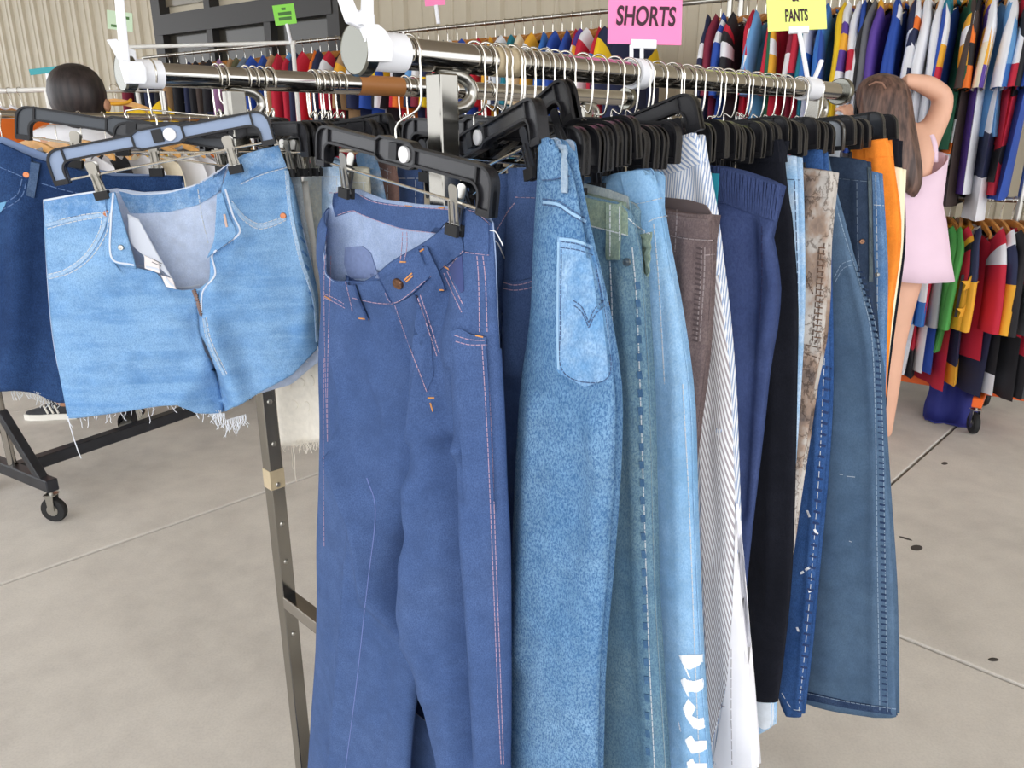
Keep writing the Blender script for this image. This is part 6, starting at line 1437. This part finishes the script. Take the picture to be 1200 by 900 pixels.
E_ = [('pelvis', 'spine'), ('spine', 'chest'), ('chest', 'collar'), ('collar', 'neck'), ('neck', 'head'), ('head', 'crown'), ('collar', 'rsh'), ('rsh', 'relb'), ('relb', 'rwr'), ('collar', 'lsh'), ('lsh', 'lelb'), ('lelb', 'lwr'), ('pelvis', 'rhip'), ('rhip', 'rknee'), ('rknee', 'rank'), ('pelvis', 'lhip'), ('lhip', 'lknee'), ('lknee', 'lank')]
for pre, wk, pd, sd in (('R', 'rwr', (.02, .1, 0), 1), ('L', 'lwr', (-.02, .1, 0), -1)):
    HJ, HE = hand(pe, J[wk][0], J[wk][0] + np.array(pd), sd, SKIN2, .5)
    for k, v in HJ.items():
        if k != 'w': J[pre + k] = v
    for a, b in HE: E_.append((wk if a == 'w' else pre + a, pre + b))
skin_body('body', J, E_, SKIN2, pe, 'pelvis')
def garment_tube(name, levels, mat, n=24):
    mb = MB(); G = np.array([(lambda r: r + [r[0]])(ring(c, rx, ry, n)) for c, rx, ry in levels]); mb.grid(G, 0, True); o = mb.build(name, mat, pe, True); so = o.modifiers.new('cloth', 'SOLIDIFY'); so.thickness = .005; so.offset = 1; return o
garment_tube('shirt', [(fz(-1.96, 3.62, 1.46), .10, .085), (fz(-1.96, 3.62, 1.43), .19, .11), (fz(-1.97, 3.62, 1.36), .225, .13), (fz(-2.0, 3.62, 1.2), .215, .135), (fz(-2.04, 3.62, 1.0), .205, .14), (fz(-2.05, 3.62, .88), .21, .145)], cloth('white'))
DARKT = plain('dark_trouser', (44, 46, 56), .85)
for k in ('r', 'l'):
    h, kn, an = J[k + 'hip'][0], J[k + 'knee'][0], J[k + 'ank'][0]
    garment_tube('trouser_leg', [(h + fz(0, 0, .06), .115, .12), (h, .112, .115), ((h + kn) / 2, .10, .10), (kn, .085, .085), ((kn + an) / 2, .08, .08), (an + fz(0, 0, .05), .075, .075)], DARKT)
BH = hairmat('black_hair', (22, 18, 20), (52, 42, 42))
mb = MB(); R = [ring(hx + fz(0, 0, z), rx, ry, 32, 0, .02, 9) for z, rx, ry in ((.132, .006, .006), (.129, .03, .03), (.118, .06, .06), (.095, .088, .088), (.06, .108, .108), (.015, .117, .117), (-.035, .114, .112), (-.08, .098, .096), (-.12, .075, .078), (-.15, .055, .06))]
G = np.array([r + [r[0]] for r in R]); mb.grid(G, 0, True); mb.build('hair', BH, pe, True)
for s in (-1, 1):
    mb = MB(); mb.lathe([(.004, -.006), (.026, -.004), (.028, .004), (.012, .008)], hx + fz(.112 * s, .02, -.04), (s, 0, 0), 12); mb.build('ear', SKIN2, pe, True)
mb = MB(); mb.lathe([(.004, 0), (.014, .006), (.009, .022), (.001, .028)], hx + fz(0, .1, -.05), (0, 1, .1), 10); mb.build('nose', SKIN2, pe, True)
def sneaker(cx, cy, yaw):
    a = math.radians(yaw); X = np.array([math.cos(a), math.sin(a), 0]); Y = np.array([-X[1], X[0], 0]); c = np.array([cx, cy, 0.0])
    prof = [(-.10, .038), (-.06, .042), (0, .04), (.07, .047), (.13, .044), (.165, .026), (.172, .0)]
    out = [(x, y) for x, y in prof] + [(x, -y) for x, y in reversed(prof[:-1])]
    mb = MB(); mb.prism([(x, y) for x, y in out], c + np.array([0, 0, .0165]), X, Y, .031); sole = mb.build('sole', plain('shoe_white', (232, 230, 222), .6), pe)
    xs = np.linspace(-.095, .158, 12); G = []
    for x in xs:
        w = np.interp(x, [-.1, -.06, 0, .07, .13, .165], [.034, .038, .036, .043, .038, .018]); h = np.interp(x, [-.1, -.03, .03, .09, .16], [.098, .10, .088, .060, .04])
        G.append([c + X * x + Y * w * math.cos(t) + np.array([0, 0, .03 + (h - .03) * math.sin(t) ** .7]) for t in np.linspace(0.0, math.pi, 11)])
    mb = MB(); mb.grid(np.array(G)); mb.build('shoe_upper', plain('shoe_black', (38, 40, 46), .7), pe, True)
    for s in (-1, 1):
        for q in range(3):
            mb = MB(); x0 = -.005 + q * .026
            mb.tube([c + X * (x0 + .02 * t - .012) + Y * s * (.042 - .010 * t) + np.array([0, 0, .036 + .042 * t]) for t in np.linspace(0, 1, 5)], .0055, 6); mb.build('shoe_stripe', plain('shoe_white', (232, 230, 222), .6), pe)
sh_c = onz(66, 489, 0.0); sneaker(sh_c[0] + .02, sh_c[1], 186)
# left trouser leg ends above that shoe; the other shoe stands behind
sneaker(-1.95, 3.68, 100)
J_ = None
# ================================================================== signs
def text_mesh(txt, size, mat, parent, c, X, Z, sx=1.0, bold=0.0, name='lettering', shear=0.0):
    cu = bpy.data.curves.new(name, 'FONT'); cu.body = txt; cu.size = size; cu.align_x = 'CENTER'; cu.align_y = 'CENTER'; cu.offset = bold; cu.extrude = 0.0003
    o = bpy.data.objects.new(name, cu); COL.objects.link(o); bpy.context.view_layer.update()
    me = bpy.data.meshes.new_from_object(o.evaluated_get(bpy.context.evaluated_depsgraph_get())); bpy.data.objects.remove(o); 
    o = bpy.data.objects.new(name, me); COL.objects.link(o); me.materials.clear(); me.materials.append(mat)
    for v in me.vertices: v.co.x += shear * v.co.y
    X = unit(X); Z = unit(Z); N_ = np.cross(X, Z); off = origin_of(parent); p = np.asarray(c) - off
    o.parent = parent; o.matrix_local = Matrix(((X[0] * sx, Z[0], N_[0], p[0]), (X[1] * sx, Z[1], N_[1], p[1]), (X[2] * sx, Z[2], N_[2], p[2]), (0, 0, 0, 1))); return o
INK = plain('sign_ink', (58, 30, 44), .6)
def sign(label, base, quad, n_dir, mat, holder, tname='sign'):
    """card whose visible lower corners and size come from quad = (left px, right px, bottom px y left, bottom y right, height m)"""
def card(root, C, X, Z, w, h, mat, t=0.0012, name='card'):
    mb = MB(); Nn = np.cross(X, Z); mb.box(np.asarray(C), (w, t, h), X, Nn, Z); return mb.build(name, mat, root)
def stem(root, pts, r, name='stem', mat=WHITEPL):
    mb = MB(); mb.tube(pts, r, 8); return auto_smooth(mb.build(name, mat, root), 50)
# pink SHORTS card
Q = bar_point(747, RA); dep = proj(Q)[2]
def at_depth(x, y, Q): return onpl(x, y, Q, FW)
pink = thing('sign', 'pink paper sign reading SHORTS in a white holder on the near bar', 'sign', tuple(Q))
bl, br = at_depth(711, 51, Q), at_depth(794, 53, Q); X = unit(br - bl); w = np.linalg.norm(br - bl); X2 = unit(at_depth(800, 0, Q) - at_depth(794, 53, Q)); Z = unit(np.cross(np.cross(X, X2), X)); Z = Z if Z[2] > 0 else -Z
h = 0.145
card(pink, (bl + br) / 2 + Z * h / 2 + X * .003, X, Z, w * 1.04, h, plain('pink_card', (248, 138, 190), .7))
text_mesh('SHORTS', .0365, INK, pink, at_depth(757, 20.5, Q) + np.cross(X, Z) * 0.0012, X, Z, .60, .0008, shear=.12)
for px in (740, 752): stem(pink, [at_depth(px, 53, Q), at_depth(px, 70, Q), Q * .5 + at_depth(px, 76, Q) * .5], .0028)
mb = MB(); mb.box(at_depth(754, 52, Q), (.035, .006, .012), X, np.cross(X, Z), Z); bevel(mb.build('card_clip', WHITEPL, pink), .001, 1)
mb = MB(); mb.tube([Q - RD * .012, Q + RD * .012], RR + .004, 20); auto_smooth(mb.build('bar_clamp', WHITEPL, pink), 40)
# yellow-green PANTS card
Q = bar_point(946, RA)
yel = thing('sign', 'yellow-green paper sign reading PANTS in a white holder by the bar end', 'sign', tuple(Q))
bl, br = at_depth(901, 37, Q), at_depth(968, 34, Q); X = unit(br - bl); w = np.linalg.norm(br - bl); X2 = unit(at_depth(897, 0, Q) - at_depth(901, 37, Q)); Z = unit(X2 - X * (X2 @ X))
card(yel, (bl + br) / 2 + Z * .075, X, Z, w * 1.03, .15, plain('lime_card', (232, 246, 136), .7))
text_mesh('PANTS', .031, INK, yel, at_depth(933, 19, Q) + np.cross(X, Z) * 0.0012, X, Z, .44, .0007)
text_mesh('&', .024, INK, yel, at_depth(931.5, -3, Q) + np.cross(X, Z) * 0.0012, X, Z, .8, .0004)
stem(yel, [at_depth(936, 34, Q), at_depth(941, 60, Q), at_depth(946, 90, Q), Q], .0042)
mb = MB(); mb.box(at_depth(936, 35, Q), (.036, .006, .012), X, np.cross(X, Z), Z); bevel(mb.build('card_clip', WHITEPL, yel), .001, 1)
stem(yel, [at_depth(952, 98, Q), at_depth(958, 84, Q), at_depth(963, 71, Q)], .0042, 'clip_lever')
mb = MB(); mb.tube([Q - RD * .022, Q + RD * .03], RR + .004, 20); auto_smooth(mb.build('bar_clamp', WHITEPL, yel), 40)
mb = MB(); mb.box(at_depth(946, 96, Q), (.024, .024, .016), RD, RN); bevel(mb.build('clamp_block', WHITEPL, yel), .003, 2)
# white clips at the near ends of both bars, cards out of frame
def end_clip(label, A, s0, body, arm, lever, knob):
    Q = A + RD * s0; root = thing('sign_holder', label, 'sign holder', tuple(Q))
    mb = MB(); mb.tube([A + RD * .008, Q + RD * .004], RR + .003, 24); auto_smooth(mb.build('bar_clamp', WHITEPL, root), 40)
    Qp = Q - RN * (RR + .007)
    P2 = lambda L: [tuple(((onpl(x, y, Qp, RN) - Qp) @ RD, (onpl(x, y, Qp, RN) - Qp)[2])) for x, y in L]
    for nm, poly, t, off in (('jaw', body, .012, .0), ('arm', arm, .006, .003), ('lever', lever, .008, .006), ('jaw_back', knob, .006, .012)):
        mb = MB(); mb.prism(P2(poly), Qp + RN * off, RD, (0, 0, 1), t); bevel(mb.build(nm, WHITEPL, root), .0015, 2)
    return root
end_clip('white plastic sign clip on the near end of the near bar', RA, .05, [(424, 31), (420, 28), (440, 29), (449, 37), (456, 50), (457, 62), (455, 73), (432, 72), (430, 45)], [(425, 30), (428, -30), (438, -30), (439, 30)], [(411, 26), (400, -6), (413, -8), (422, 14), (427, 10), (428, 34)], [(436, 10), (446, 15), (448, 38), (438, 40)])
end_clip('white plastic sign clip on the near end of the far bar', LA, .045, [(140, 70), (152, 72), (165, 72), (170, 80), (171, 95), (168, 99), (148, 98)], [(142, 72), (134, -20), (144, -20), (153, 72)], [(141, 70), (131, 52), (127, 46), (138, 45), (144, 56), (145, 72)], [(153, 55), (162, 58), (164, 72), (153, 72)])
# the number on the grey and red jersey
if 'n24' in KEEP:
    jr_, P_, X_ = KEEP['n24']; X_ = unit(X_)
    text_mesh('24', .075, cloth('white'), jr_, P_ + X_ * .385 + np.array([0, 0, -.33]), np.cross((0, 0, 1), X_), (0, 0, 1), .8, .002, 'number')
# lime price card on the far white bar and a pale green one, a teal one, a pink corner
def small_sign(label, base, top, quad, mat, marks, Y):
    root = thing('sign', label, 'sign', tuple(ony(*base, Y)))
    c = np.mean([ony(*q, Y) for q in quad], axis=0); X = unit(ony(*quad[1], Y) - ony(*quad[0], Y)); Z = unit(ony(*quad[0], Y) - ony(*quad[3], Y)); Z = unit(Z - X * (X @ Z)); w = np.linalg.norm(ony(*quad[1], Y) - ony(*quad[0], Y)); h = np.linalg.norm(ony(*quad[0], Y) - ony(*quad[3], Y))
    card(root, c, X, Z, w, h, mat, .003); stem(root, [ony(*base, Y), ony(*top, Y)], .012)
    for q, (dx, dz, ww, hh) in enumerate(marks):
        mb = MB(); mb.box(c + X * w * dx + Z * h * dz - unit(np.cross(Z, X)) * -.0 + np.cross(X, Z) * .0022, (w * ww, .001, h * hh), X, np.cross(X, Z), Z); mb.build('printed_line', plain('print_green', (74, 120, 60), .7), root)
    return root
small_sign('small lime green price card standing on the white display bar', (341, 50), (336, 28), [(318, 7), (343, 4), (348, 27), (325, 30)], plain('lime_green_card', (140, 222, 80), .6), ((0, .28, .2, .12), (.02, .05, .62, .16), (0, -.2, .6, .16)), 6.0)
small_sign('pale green paper sign on the beige wall, behind the holder arm', (141, 52), (140, 34), [(126, 12), (156, 16), (154, 36), (126, 34)], plain('pale_green_card', (206, 230, 200), .7), ((.3, .2, .15, .15), (-.1, -.3, .5, .14)), 6.6)
small_sign('teal sign card seen edge-up above the orange garments', (58, 105), (56, 86), [(34, 81), (67, 77), (68, 85), (36, 88)], plain('teal_sign', (60, 160, 170), .6), (), 4.6)
small_sign('pink card corner at the top of the photo on the jersey rail', (514, 28), (511, 6), [(496, -22), (520, -24), (521, 4), (498, 8)], plain('pink_card', (248, 138, 190), .7), (), 4.9)
